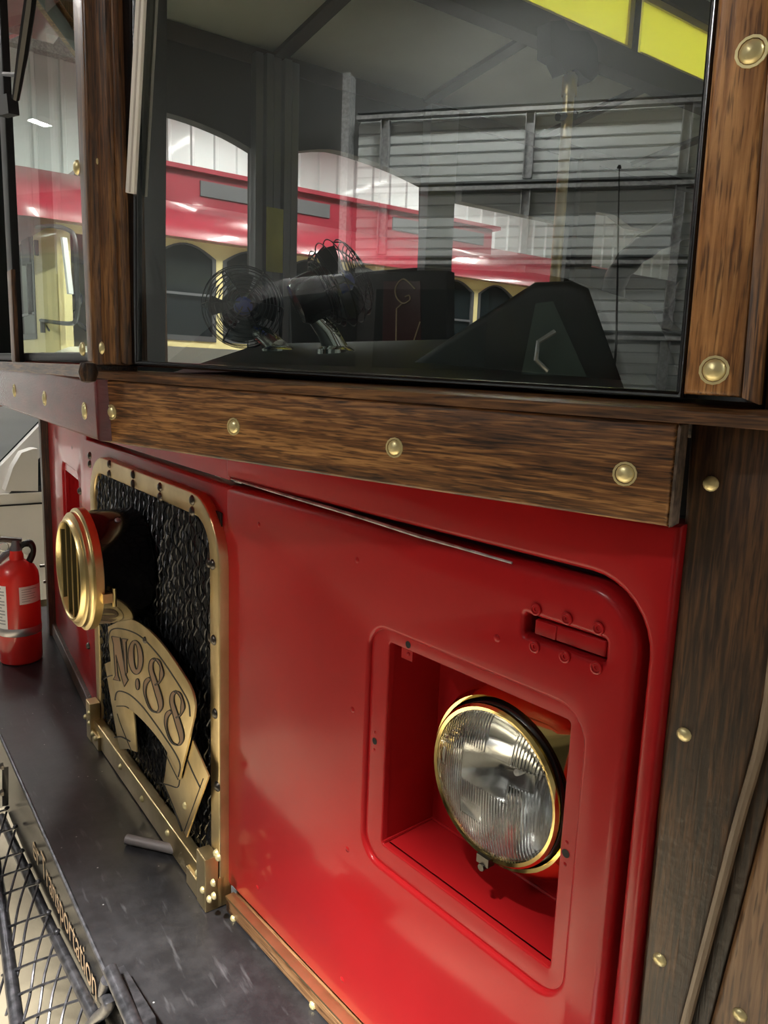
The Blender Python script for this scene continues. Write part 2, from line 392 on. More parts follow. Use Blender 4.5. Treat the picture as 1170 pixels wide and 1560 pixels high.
def ribbon(path, w):                                 # 2-D stroke outline, w list or number
    p = [Vector(q).to_2d() for q in path]; L = []; R = []
    for i in range(len(p)):
        t = (p[min(i + 1, len(p) - 1)] - p[max(i - 1, 0)]).normalized(); n = Vector((-t.y, t.x))
        ww = w[i] if isinstance(w, (list, tuple)) else w
        L.append(tuple(p[i] + n * ww / 2)); R.append(tuple(p[i] - n * ww / 2))
    return L + R[::-1]
def share(name, src, parent, M):                     # another object on the same mesh
    return link(name, src.data, parent, M)
_screws = {}
def screws(parent, fr, pts, y, r=.0085, h=.004, mat='screw_brass', name='screw', ring=False):
    key = (r, h, mat, ring)
    for p in pts:
        q = fr.px(p[0], p[1], y) if len(p) == 2 else Vector(p)
        M = fr.M @ Matrix.Translation(q)
        if key in _screws: share(name, _screws[key], parent, M)
        else:
            mb = MB().dome((0, -.001, 0), (0, 1, 0), r, h * .75 + .001, 14)
            if ring: mb.lathe([(r * 1.25, -.001), (r * 1.25, .0009), (r * 1.02, .0009), (r * 1.02, -.001)], (0, 0, 0), (0, 1, 0), 14)
            _screws[key] = mb.build(name, mat, parent, M=M)

# ------------------------------------------------------------------ garage shell (bus coordinates: across u, forward v)
CEIL, FLOOR = 3.9, -H
def room():
    stru(MB().box(-7, 11, -16, 6.2, FLOOR - .1, FLOOR).build('floor', 'concrete', fr=BUS))
    c = MB().box(-7, 11, -16, 6.2, CEIL, CEIL + .1)
    c = stru(c.build('ceiling', 'ceiling_grey', fr=BUS))
    for k in range(9): MB().box(-7, 11, -15.5 + k * 2.4, -15.3 + k * 2.4, CEIL - .25, CEIL).build('purlin', 'galvanised', c, BUS)
    def ribbed(name, along, a0, a1, pos, inward, z0=FLOOR, z1=CEIL):
        prof = []; x = a0
        while x < a1:
            for dx, dy in ((0, 0), (.24, 0), (.255, .03), (.29, .03), (.305, 0)): prof.append((x + dx, dy))
            x += .305
        vs = []; fs = []
        for x, y in prof:
            p = pos + inward * y
            for z in (z0, z1): vs.append((p, x, z) if along == 'v' else (x, p, z))
        for i in range(len(prof) - 1): fs.append((2 * i, 2 * i + 2, 2 * i + 3, 2 * i + 1))
        return stru(MB().add(vs, fs).build(name, 'wall_metal', fr=BUS, smooth=10))
    w = ribbed('wall_right', 'v', -16, 6.2, 9.6, -1)
    MB().box(9.45, 9.6, -16, 6.2, 3.32, 3.5).build('eave_beam', 'galvanised', w, BUS)
    MB().box(9.5, 9.6, -16, 6.2, 3.5, CEIL).build('eave_band', 'interior_dark', w, BUS)
    ribbed('wall_left', 'v', -16, 6.2, -6.5, 1); ribbed('wall_back', 'u', -7, 11, -15.5, 1)
    stru(MB().box(-7, 11, 5.4, 5.55, FLOOR, CEIL).build('wall_front', 'front_wall_grey', fr=BUS))
    # sectional overhead door, pitch between the bright joint bars .537
    d0 = MB().box(-1.9, 2.35, 5.3, 5.38, 1.995, 2.10).build('door_1', 'door_metal', fr=BUS); stru(d0)
    zs = [.357 + .545 * k for k in range(-4, 4)]
    sec = None
    for k in range(len(zs) - 1):
        mb = MB(); z = zs[k]; hh = .545
        pr = [(5.10, 0), (5.10, .02)]
        for i in range(6):
            q = .03 + i * (hh - .06) / 6
            pr += [(5.055, q), (5.055, q + .058), (5.068, q + .064), (5.068, q + .074)]
        pr += [(5.10, hh - .02), (5.10, hh - .001)]
        vs = []; fs = []
        for y, q in pr: vs += [(-1.9, y, q), (2.35, y, q)]
        for i in range(len(pr) - 1): fs.append((2 * i, 2 * i + 1, 2 * i + 3, 2 * i + 2))
        mb.add(vs, fs)
        M = BUS.M @ Matrix.Translation((0, 0, z))
        if sec: sec2 = share('door_section', sec, d0, M)
        else: sec = mb.build('door_section', 'door_metal', d0, M=M, smooth=15)
    for k, z in enumerate(zs[1:]):
        MB().box(-1.9, 2.35, 4.985, 5.05, z - .024, z + .004).build('strut', 'galvanised', d0, BUS)
        MB().box(-1.9, 2.35, 5.0, 5.06, z + .028, z + .042).build('joint', 'door_dark', d0, BUS)
    st = None
    for u in (-1.24, -.10, 1.0, 2.12):
        for z in zs[:-1]:
            M = BUS.M @ Matrix.Translation((u, 0, z + .06))
            if st: share('stile', st, d0, M)
            else:
                st = MB().box(-.035, .035, 5.03, 5.052, 0, .455).box(-.035, -.028, 4.995, 5.052, 0, .455).box(.028, .035, 4.995, 5.052, 0, .455).build('stile', 'galvanised', d0, M=M)
    for u in (-1.98, 2.43): MB().box(u - .03, u + .03, 4.95, 5.1, FLOOR, 2.3).build('door_track', 'galvanised', d0, BUS)
room()

def unseen_ceiling_light(u, v, first=[None]):
    M = BUS.M @ Matrix.Translation((u, v, 3.1))
    lab = 'white LED strip light hanging under the garage ceiling, ' + ('by the left wall', 'added in front of the garage door to brighten it', 'added before the yellow trolley to brighten its front', 'over the far wall, middle', 'over the far wall, rear', 'left of the bus, rear', 'behind the two trolleys', 'second of four added beside the trolley to brighten it', 'last of four added beside the trolley to brighten it', 'first of four added beside the trolley to brighten it', 'third of four added beside the trolley to brighten it')[len(unseen_ceiling_light.n)]
    unseen_ceiling_light.n.append(1)
    t = thing('unseen_ceiling_light', lab, 'ceiling light', M, 'LED strips under the garage ceiling')
    if first[0]:
        for c in first[0]: share(c.name.split('.')[0], c, t, M)
        return
    a = MB().box(-.62, .62, -.075, .075, .02, .07).box(-.62, .62, -.09, -.075, -.005, .07).box(-.62, .62, .075, .09, -.005, .07).build('housing', 'label_white', t, M=M)
    b = MB().box(-.6, .6, -.07, .07, .0, .015).build('diffuser', 'lamp_led', t, M=M)
    c = MB().tube([(.4, 0, .07), (.4, 0, .8)], .006, 6).build('hanger', 'galvanised', t, M=M)
    d = MB().tube([(-.4, 0, .07), (-.4, 0, .8)], .006, 6).build('hanger', 'galvanised', t, M=M)
    first[0] = (a, b, c, d)
unseen_ceiling_light.n = []
for u, v in LAMP_AT: unseen_ceiling_light(u, v)

def added_spot(u, v, watts, beam, aim, where):
    M = BUS.M @ Matrix.Translation((u, v, 3.0)) @ Vector((0, 0, 1)).rotation_difference(-Vector(aim)).to_matrix().to_4x4()   # tipped towards the bumper
    t = thing('added_spot_lamp', 'added high bay spot for light on the bus front and floor, hanging ' + where, 'ceiling light', M, 'added spots before the bus')
    MB().lathe([(.21, -.02), (.20, .04), (.14, .17), (.08, .22), (.07, .34), (0, .34), (0, .33), (.06, .21), (.13, .16), (.19, .04), (.20, -.02), (.21, -.02)], (0, 0, 0), (0, 0, 1), 32).build('reflector', 'galvanised', t, M=M)
    MB().tube([(0, 0, .33), (0, 0, .9)], .008, 6).build('hanger', 'galvanised', t, M=M)
    d = bpy.data.lights.new('bulb', 'SPOT'); d.energy = watts; d.spot_size = math.radians(beam); d.spot_blend = .40; d.shadow_soft_size = .13; d.color = (1, .95, .86)
    link('bulb', d, t, M @ Matrix.Translation((0, 0, -.06)))
for q in ADDED_SPOTS: added_spot(*q)

# ------------------------------------------------------------------ the trolley bus
bus = thing('trolley_bus', 'red trolley bus with wooden windscreen posts, brass grille and the number plate', 'bus', Fr(1.385, -3.2, 0, -H).M)
ZB, ZD = -.82, -.84                                  # bottom of the hood, deck

def hood():
    y = lambda p: p
    aR = FH.az(1038, 808)[0]                         # right edge of the red body
    ZT = -.103                                       # red goes on up behind the board
    zs = -.160                                       # seam height
    aH = FH.az(981, 975)[0]                          # right edge of the hatch
    # hatch hole in the surround, big rounded corner at top right
    def hatch(d, bot):                               # outline of the hatch opening, grown by d, on the hood frames (piecewise)
        r = .055 + d
        pts = [(0.012, bot), (aH - d, bot)]
        cx, cz = aH - d + r, zs + d - r
        for i in range(9):
            a = math.radians(180 - 90 * i / 8); pts.append((cx + r * math.cos(a), cz + r * math.sin(a)))
        pts.append((0.012, zs + d)); return pts
    # body surround: L-shaped plate round the hatch
    h = hatch(.004, ZB)
    out = [(aR, ZB), (aR, ZT), (.012, ZT)] + [(.012, zs + .004)] + h[-2:1:-1] + [(aH - .004, ZB)]
    body = MB().plate(out, y0=-.03, y1=.0, bev=.006).build('body_panel', 'red_paint', bus, FH)
    MB().plate([(aR, ZB), (.012, ZB), (.012, ZT), (aR, ZT)], [[FH.az(*p) for p in ((575, 965), (878, 1095), (842, 1495), (562, 1298))]], y0=-.035, y1=-.026).build('hatch_recess', 'dark_gap', body, FH)
    MB().box(.0, .80, -.045, .0, zs + .004, ZT).build('body_panel', 'red_paint', bus, FC)
    # hatch right leaf with the lamp recess
    zL = []
    o_ = [FH.az(*p) for p in ((565, 955), (893, 1080), (855, 1512), (552, 1312))]
    i_ = [FH.az(*p) for p in ((590, 978), (867, 1103), (832, 1480), (577, 1284))]
    ox1 = (o_[0][0] + o_[3][0]) / 2; ox0 = (o_[1][0] + o_[2][0]) / 2; oz1 = (o_[0][1] + o_[1][1]) / 2; oz0 = (o_[2][1] + o_[3][1]) / 2
    ix1 = (i_[0][0] + i_[3][0]) / 2; ix0 = (i_[1][0] + i_[2][0]) / 2; iz1 = (i_[0][1] + i_[1][1]) / 2; iz0 = (i_[2][1] + i_[3][1]) / 2
    hl = hatch(-.004, ZB + .012)
    r0 = rrect(ox0, ox1, oz0, oz1, .030, 8)
    # latch slot
    l_ = [FH.az(*p) for p in ((799, 936), (925, 971), (923, 1010), (797, 968))]
    lx1 = (l_[0][0] + l_[3][0]) / 2; lx0 = (l_[1][0] + l_[2][0]) / 2; lz1 = (l_[0][1] + l_[1][1]) / 2; lz0 = (l_[2][1] + l_[3][1]) / 2
    r2 = rrect(lx0, lx1, lz0, lz1, .004, 4)
    hat = MB().plate(hl, [r0, r2], y0=-.022, y1=.002, bev=.010, hbev=.005, seg=4).build('hatch_panel', 'red_paint', bus, FH)
    # lowered rim band, then the box of the recess
    rim = MB().plate(rrect(ox0 - .004, ox1 + .004, oz0 - .004, oz1 + .004, .03, 8), [rrect(ix0, ix1, iz0, iz1, .004, 3)], y0=-.014, y1=-.0035, bev=0, hbev=.002)
    D = -.088
    rim.add([(x, yy, z) for yy in (-.012, D) for x, z in ((ix0, iz0), (ix1, iz0), (ix1, iz1), (ix0, iz1))],
            [(0, 1, 5, 4), (1, 2, 6, 5), (2, 3, 7, 6), (3, 0, 4, 7), (4, 5, 6, 7)])
    rim.build('lamp_recess', 'red_paint', hat, FH)
    # welded seams in the corner of the recess
    MB().tube([(ix1 - .001, -.006, iz0 + .001), (ix1 - .001, D + .001, iz0 + .001), (ix0, D + .001, iz0 + .001)], .0022, 6).build('weld_seam', 'red_paint', hat, FH)
    # rivets, drilled holes and latch
    screws(hat, FH, [(395, 799), (545, 853), (758, 972), (538, 1081), (530, 1293), (393, 1352), (522, 1492)], .001, .0052, .0028, 'red_paint', 'rivet')
    for (x, yy, yb) in ((622, 982, -.0035), (571, 1129, -.0035), (862, 1300, -.0035)):
        p = FH.px(x, yy, yb); mb = MB().lathe([(.0042, .0004), (0, .0005)], p, (0, 1, 0), 12)
        mb.build('drilled_hole', 'black_matte', hat, FH)
        screws(hat, FH, [(p.x + .0, p.y, p.z + .011), (p.x + .0, p.y, p.z - .011)], 0, .0024, .001, 'red_paint', 'rivet')
    # bracket tab in the top of the recess
    MB().box(ix1 - .03, ix1 - .012, -.03, -.012, iz1 - .016, iz1 - .002).build('bracket_tab', 'red_paint', hat, FH)
    la = MB()
    la.plate(rrect(lx0 + .003, lx1 - .010, lz0 + .003, lz1 - .0035, .002, 3), y0=-.016, y1=-.004, bev=.0015)
    la = la.build('latch', 'red_paint', hat, FH)
    MB().plate(rrect(lx1 - .034, lx1 - .0105, lz0 + .0035, lz1 - .004, .001, 2), y0=-.006, y1=-.0028, bev=.001).build('push_button', 'red_paint', la, FH)
    MB().box(lx0 - .004, lx1 + .004, -.024, -.019, lz0 - .004, lz1 + .004).build('latch_pocket', 'black_matte', la, FH)
    for (x, yy) in ((817, 928), (864, 942), (912, 957), (815, 985), (861, 1000), (909, 1017)):
        p = FH.px(x, yy, .002); mb = MB().lathe([(.0062, -.001), (.0058, .0016), (.0044, .0020), (.0034, .0009), (.0018, .0009), (.0017, -.0006), (0, -.0006)], p, (0, 1, 0), 16)
        mb.build('rivet', 'red_paint', la, FH)
    # centre of the hatch: red field with the grille opening; bend towards both leaves
    hc = MB()
    hc.plate([(-.002, ZB + .012), (.79, ZB + .012), (.79, zs - .004), (-.002, zs - .004)], y0=-.022, y1=.002, bev=.006)
    hc.build('hatch_panel', 'red_paint', bus, FC)
    # chipped edge along the seam
    sp = [FH.px(x, yy, .0015) for x, yy in ((358, 731), (437, 754), (506, 773.5), (560, 790), (636, 814))]
    MB().tube([FH.px(352, 729.5, .001), FH.px(437, 755, .001), FH.px(506, 775, .001), FH.px(560, 791.5, .001), FH.px(636, 816, .001), FH.px(700, 834, .001), FH.px(780, 857.5, .001)], [.0012, .002, .0022, .002, .002, .0016, .0012], 6).build('chipped_edge', 'seam_chip', hat, FH)
    # far leaf with its own recess
    L = .66
    fo = rrect(.13, .40, -.56, -.26, .03, 6); fi = rrect(.152, .378, -.54, -.28, .003, 3)
    hl2 = MB().plate([(0, ZB + .012), (L, ZB + .012), (L, ZT), (0, ZT)], [fo], y0=-.022, y1=.002, bev=.005).build('hatch_panel', 'red_paint', bus, FL)
    fr_ = MB().plate(rrect(.126, .404, -.564, -.256, .03, 6), [fi], y0=-.014, y1=-.0035)
    fr_.add([(x, yy, z) for yy in (-.012, -.088) for x, z in ((.152, -.54), (.378, -.54), (.378, -.28), (.152, -.28))], [(0, 1, 5, 4), (1, 2, 6, 5), (2, 3, 7, 6), (3, 0, 4, 7), (4, 5, 6, 7)])
    fr_.build('lamp_recess', 'red_paint', hl2, FL)
    for x, yy in ((85, 666), (110, 682), (67, 672), (90, 775)):
        MB().lathe([(.0045, .0006), (0, .0008)], FL.px(x, yy, .002), (0, 1, 0), 10).build('drilled_hole', 'black_matte', hl2, FL)
    for x, yy in ((76, 861), (82, 885)):
        p = FL.px(x, yy, .0); MB().tube([p, p + Vector((0, .03, 0))], .005, 8).build('stud', 'bolt_steel', hl2, FL)
    # dark post at the far edge of the hood
    fp = MB().plate([(L, ZD + .001), (L + .045, ZD + .001), (L + .045, ZT), (L, ZT)], y0=-.05, y1=.022, bev=.003).build('corner_post', 'dark_wood', bus, FL)
    MB().box(L + .045, L + .055, -.05, .016, ZD + .001, ZT).build('edge_strip', 'wood_edge', fp, FL)  # paler strip stands in for the lit edge of the post
    # skirting boards at deck level
    aE = FH.az(345, 1360)[0]
    sb = MB().plate([(aR, ZD + .001), (-.012, ZD + .001), (-.012, ZB + .004), (aR, ZB + .004)], y0=-.01, y1=.014, bev=.003).build('skirting_board', 'strip_wood', bus, FH)
    MB().box(aR, -.012, .0, .0145, ZB + .0045, ZB + .0075).build('copper_edge', 'brass_frame', sb, FH)
    screws(sb, FH, [(355, 1400), (476, 1532)], .014, .006, .005, 'screw_brass')
    sb2 = MB().plate([(.0, ZD + .001), (L, ZD + .001), (L, ZB + .02), (.0, ZB + .02)], y0=-.01, y1=.014, bev=.003).build('skirting_board', 'dark_wood', bus, FL)
    screws(sb2, FL, [(70, 964), (85, 1000), (104, 1042)], .014, .006, .004, 'screw_brass')
    return (ix0, ix1, iz0, iz1, D)
REC = hood()

def headlight():
    ix0, ix1, iz0, iz1, D = REC
    c = FH.px(752, 1194, -.022); R = .0785
    M = FH.M @ Matrix.Translation(c)
    hd = MB().lathe([(R * 1.02, -.004), (R * 1.06, -.001), (R * 1.065, .003), (R * 1.03, .006), (R * .985, .005), (R * .975, -.002)], (0, 0, 0), (0, 1, 0), 64)
    root = hd.build('headlight', 'brass_bright', bus, M=M)
    root['label'] = 'round headlamp in a brass bezel'
    ln = MB().lathe([(R * .98, .000), (R * .96, .006), (R * .85, .011), (R * .65, .0155), (R * .4, .0185), (R * .2, .0198), (0, .020),
                     (0, .0165), (R * .2, .0163), (R * .4, .015), (R * .65, .012), (R * .85, .0075), (R * .94, .003), (R * .98, .0)], (0, 0, 0), (0, 1, 0), 64)
    ln.build('lens', 'lens_glass', root, M=M)
    rf = [(R * .97, -.002)] + [(R * .95 * math.sqrt(k / 10), -.055 + .053 * k / 10) for k in range(10, 0, -1)] + [(.0, -.055)]
    MB().lathe(rf, (0, 0, 0), (0, 1, 0), 48).build('reflector', 'chrome', root, M=M)
    MB().lathe([(0, -.034), (.0035, -.036), (.004, -.04), (.004, -.054)], (0, 0, 0), (0, 1, 0), 16).build('bulb', 'label_white', root, M=M)
    MB().lathe([(R * 1.0, -.004), (R * 1.0, -.018), (R * 1.085, -.018), (R * 1.085, -.009), (R * 1.06, -.006), (R * 1.02, -.004)], (0, 0, 0), (0, 1, 0), 64).build('gap_ring', 'black_gloss', root, M=M)
    # outer shell: flared brass bowl with a flat corner tab
    n = 64; vs = []; fs = []
    prof = [(1.08, -.014, 0), (1.11, -.006, 0), (1.15, -.005, .1), (1.20, -.011, .4), (1.25, -.022, 1.2), (1.27, -.038, 1.2), (1.18, -.062, .2), (1.0, -.066, 0)]
    for rr, yy, sq in prof:
        for k in range(n):
            a = 2 * math.pi * k / n; ca, sa = math.cos(a), math.sin(a)
            bump = max(0, math.cos(a - math.radians(143))) ** 6 * .11 + max(0, math.cos(a - math.radians(217))) ** 6 * .08
            f = rr * (1 + sq * bump); vs.append((R * f * ca, yy, R * f * sa))
    for i in range(len(prof) - 1):
        for k in range(n): fs.append((i * n + k, i * n + (k + 1) % n, (i + 1) * n + (k + 1) % n, (i + 1) * n + k))
    MB().add(vs, fs).build('outer_ring', 'brass_bright', root, M=M)
    MB().box(-.008, .008, .0, .010, -R * 1.12, -R * 1.0).tube([(0, .004, -R * 1.15), (0, .012, -R * 1.15)], .004, 8).build('clamp_screw', 'bolt_steel', root, M=M)
headlight()

# ---- grille
def grille():
    b0 = .018
    P = [FC.az(*p, b0) for p in ((137, 690), (334, 778), (333, 1398), (147, 1138))]
    x1 = (P[0][0] + P[3][0]) / 2; x0 = (P[1][0] + P[2][0]) / 2; zt = P[0][1] - .001; zb = ZD + .002
    root = None
    q0 = FC.az(294, 784, b0)[1]; wr = FC.az(319, 900, b0)[0] - x0
    wt = zt - q0; ws = max(.03, wr)
    out = rrect(x0, x1, zb, zt, (0, 0, .10, .10), 9)
    hole = rrect(x0 + ws, x1 - ws, zb + .05, zt - wt, (.0, .0, .055, .055), 8)
    root = MB().plate(out, [hole], y0=-.002, y1=b0, bev=.003).build('grille_frame', 'brass_frame', bus, FC)
    MB().box(x0 + .02, x1 - .02, .003, .005, zb + .01, zt - .02).build('radiator', 'black_matte', root, FC)
    # woven wire mesh
    mb = MB(); hx0, hx1, hz0, hz1 = x0 + ws - .01, x1 - ws + .01, zb + .04, zt - wt + .01
    sp = .0155; ang = math.radians(62)
    cxm, czm = (hx0 + hx1) / 2, (hz0 + hz1) / 2
    for sgn in (1, -1):
        d = Vector((math.cos(ang), math.sin(ang) * sgn)); nn = Vector((-d.y, d.x))
        for k in range(-52, 53):
            o = Vector((cxm, czm)) + nn * sp * k
            ts = []
            for t in [i * .00775 for i in range(-110, 111)]:
                p = o + d * t
                if hx0 <= p.x <= hx1 and hz0 <= p.y <= hz1: ts.append(t)
            if len(ts) < 3: continue
            pts = [Vector((o.x + d.x * t, .0115 + .0022 * sgn * math.cos(math.pi * t / sp * math.sin(2 * ang) + k * math.pi), o.y + d.y * t)) for t in ts]
            mb.tube(pts, .0014, 4, cap=False)
    stuff(mb.build('wire_mesh', 'wire_black', root, FC))
    bs = [(137, 694), (137, 707), (167, 707), (167, 722), (203, 723), (203, 737), (244, 742), (244, 757), (293, 762), (293, 779),
          (324, 860), (326, 975), (328, 1087), (331, 1198)]
    screws(root, FC, bs, b0, .0085, .006, 'bolt_steel', 'bolt')
    screws(root, FC, [(318, 858), (321, 972), (324, 1083), (327, 1194)], b0 - .004, .008, .005, 'bolt_steel', 'nut')
    screws(root, FC, [(122, 748), (135, 984), (138, 1064)], b0 - .003, .0085, .008, 'bolt_steel', 'bolt')
    br = MB().plate([(x0, zb), (x1, zb), (x1, zb + .05), (x0, zb + .05)], y0=.01, y1=.034, bev=.003).build('bottom_rail', 'brass_frame', root, FC)
    screws(br, FC, [(184, 1168), (217, 1217), (256, 1269), (302, 1330), (330, 1300), (333, 1306)], .034, .0065, .007, 'screw_brass', 'bolt')
    for sx, pts in ((x0, [(325, 1345), (326, 1365), (309, 1356), (319, 1370)]), (x1, [(136, 1086), (136, 1102), (141, 1118), (145, 1125), (130, 1092)])):
        s = 1 if sx == x0 else -1; a, b = sorted((sx, sx + s * .035)); c, d = sorted((sx, sx + s * .085))
        k = MB().plate([(a, zb - .001), (b, zb - .001), (b, zb + .09), (a, zb + .09)], y0=.02, y1=.042, bev=.002)
        k.plate([(c, zb - .001), (d, zb - .001), (d, zb + .03), (c, zb + .03)], y0=.02, y1=.040, bev=.002)
        k = k.build('corner_bracket', 'brass_frame', root, FC)
        screws(k, FC, pts, .042, .006, .006, 'screw_brass', 'bolt')
    return x0, x1
GX = grille()

def nameplate():
    Y = .040
    def k4(x, y): return FC.az(100 + x / 4.456, 930 + y / 4.456, Y)
    def poly(pts, n=0): return [k4(*p) for p in pts]
    main = smooth_path([(285, 110), (380, 68), (460, 65), (530, 105), (610, 180), (700, 290), (800, 440), (850, 530), (874, 620), (872, 700), (852, 800), (835, 880)], 4)
    main += [Vector(p) for p in ((815, 960), (790, 1060), (768, 1150))] + smooth_path([(755, 1080), (700, 985), (640, 890), (560, 790), (470, 700), (400, 655), (345, 650)], 4)
    main += [Vector(p) for p in ((330, 520), (305, 350), (290, 200))]
    root = MB().plate([k4(p.x, p.y) for p in main], y0=Y - .0035, y1=Y, bev=.0012, seg=2).build('number_plate', 'brass_plate', bus, FC)
    MB().plate(poly([(245, 365), (305, 340), (330, 520), (345, 650), (430, 655), (445, 750), (458, 968), (400, 945), (345, 950), (330, 870), (315, 790), (262, 470)]), y0=Y - .009, y1=Y - .006, bev=.001, seg=2).build('ribbon_tail', 'brass_plate', root, FC)
    MB().plate(poly([(835, 885), (942, 1135), (795, 1550), (640, 1180), (655, 1080), (668, 950), (768, 1150)]), y0=Y - .009, y1=Y - .006, bev=.001, seg=2).build('ribbon_tail', 'brass_plate', root, FC)
    eng = MB()
    def stroke(pts, w, y=Y, n=5):
        p = smooth_path(pts, n); rb = ribbon([tuple(q) for q in p], w)
        eng.plate([FC.az(100 + a / 4.456, 930 + b / 4.456, y) for a, b in rb], y0=y - .001, y1=y + .0005)
    stroke([(288, 220), (296, 160), (315, 130), (360, 122), (440, 140), (520, 185), (620, 290), (700, 400), (790, 540), (835, 630), (845, 720)], 8)
    stroke([(335, 610), (345, 560), (375, 548), (440, 575), (520, 650), (600, 755), (680, 870), (745, 970), (778, 1050), (765, 1130)], 8)
    stroke([(345, 650), (400, 650), (430, 665)], 6)
    stroke([(258, 470), (285, 450), (318, 440)], 8, Y - .006)
    stroke([(330, 862), (380, 858), (440, 890)], 9, Y - .006)
    stroke([(350, 700), (380, 790), (450, 960)], 4, Y - .006)
    stroke([(640, 1170), (700, 1185), (760, 1200), (775, 1150)], 7, Y - .006)
    stroke([(670, 950), (710, 1040), (765, 1150)], 5, Y - .006)
    stroke([(670, 1185), (730, 1330), (790, 1500)], 7, Y - .006)
    stroke([(815, 985), (860, 1090), (915, 1205)], 8, Y - .006)
    stroke([(935, 1140), (870, 1320), (805, 1500)], 5, Y - .006)
    stuff(eng.build('engraved_line', 'engraving', root, FC))
    # lettering: No 88
    def glyph(name, shapes):
        dark = MB(); tan = MB()
        for out, holes in shapes:
            w = lambda q, y: [FC.az(100 + a / 4.456, 930 + b / 4.456, y) for a, b in q]
            tan.plate(w(out, Y), [w(h, Y) for h in holes], y0=Y - .001, y1=Y + .0011)
            cx = sum(p[0] for p in out) / len(out); cy = sum(p[1] for p in out) / len(out)
            for lp in [out] + list(holes):
                pp = [Vector(p) for p in lp] + [Vector(lp[0])]
                dark.plate(w(ribbon([tuple(p) for p in pp], 5), Y), y0=Y - .001, y1=Y + .0016)
        g = tan.build('letter', 'letter_tan', root, FC); g['label'] = name
        dark.build('letter_outline', 'engraving', g, FC)
    def ell(cx, cy, rx, ry, rot=0, n=24):
        c, s = math.cos(rot), math.sin(rot)
        return [(cx + rx * math.cos(t) * c - ry * math.sin(t) * s, cy + rx * math.cos(t) * s + ry * math.sin(t) * c) for t in [2 * math.pi * k / n for k in range(n)]]
    glyph('tan letter N', [([(316, 175), (372, 184), (412, 440), (426, 472), (402, 515), (388, 470), (345, 300), (358, 440), (372, 478), (326, 468), (342, 440), (328, 230)], []),
                           ([(384, 190), (424, 196), (412, 215), (420, 420), (410, 440), (396, 260)], [])])
    glyph('tan letter o', [(ell(478, 318, 50, 116, -.06), [ell(480, 312, 15, 88, -.06)])])
    glyph('tan dot under the o', [(ell(491, 500, 12, 38, -.05), [])])
    def eight(dx, dy):
        body = smooth_path([(600, 322), (575, 345), (568, 400), (585, 470), (610, 560), (628, 620), (635, 665), (620, 692), (640, 690), (662, 655), (660, 600), (640, 530), (612, 450), (596, 395), (600, 350), (618, 335)], 4, True)
        up = ribbon([tuple(p) for p in smooth_path([(598, 328), (630, 340), (652, 385), (655, 440), (640, 485), (612, 505)], 5)], [4, 6, 8, 12, 14, 16, 16, 16, 14, 12, 14, 16, 20, 24, 26, 26, 22, 18, 14, 10, 10, 10, 8, 8, 8, 8][:26])
        lo = ribbon([tuple(p) for p in smooth_path([(575, 460), (548, 490), (540, 550), (556, 620), (585, 675), (622, 692)], 5)], [20, 22, 26, 28, 28, 26, 24, 20, 18, 16, 14, 12, 10, 8, 8, 8, 8, 8, 8, 6, 6, 6, 6, 6, 6, 6][:26])
        sh = lambda q: [(p[0] + dx, p[1] + dy) for p in q]
        return [(sh([tuple(p) for p in body]), []), (sh(up), []), (sh(lo), [])]
    glyph('tan figure 8, the upper one', eight(0, 0)); glyph('tan figure 8, the lower one', eight(143, 222))
    screws(root, FC, [(100 + 541 / 4.456, 930 + 200 / 4.456)], Y, .0065, .006, 'bolt_steel', 'bolt')
    screws(root, FC, [(100 + 812 / 4.456, 930 + 1325 / 4.456), ], Y - .006, .0065, .006, 'screw_brass', 'bolt')
    screws(root, FC, [(100 + 312 / 4.456, 930 + 718 / 4.456)], Y - .006, .006, .004, 'bolt_steel', 'bolt')
nameplate()

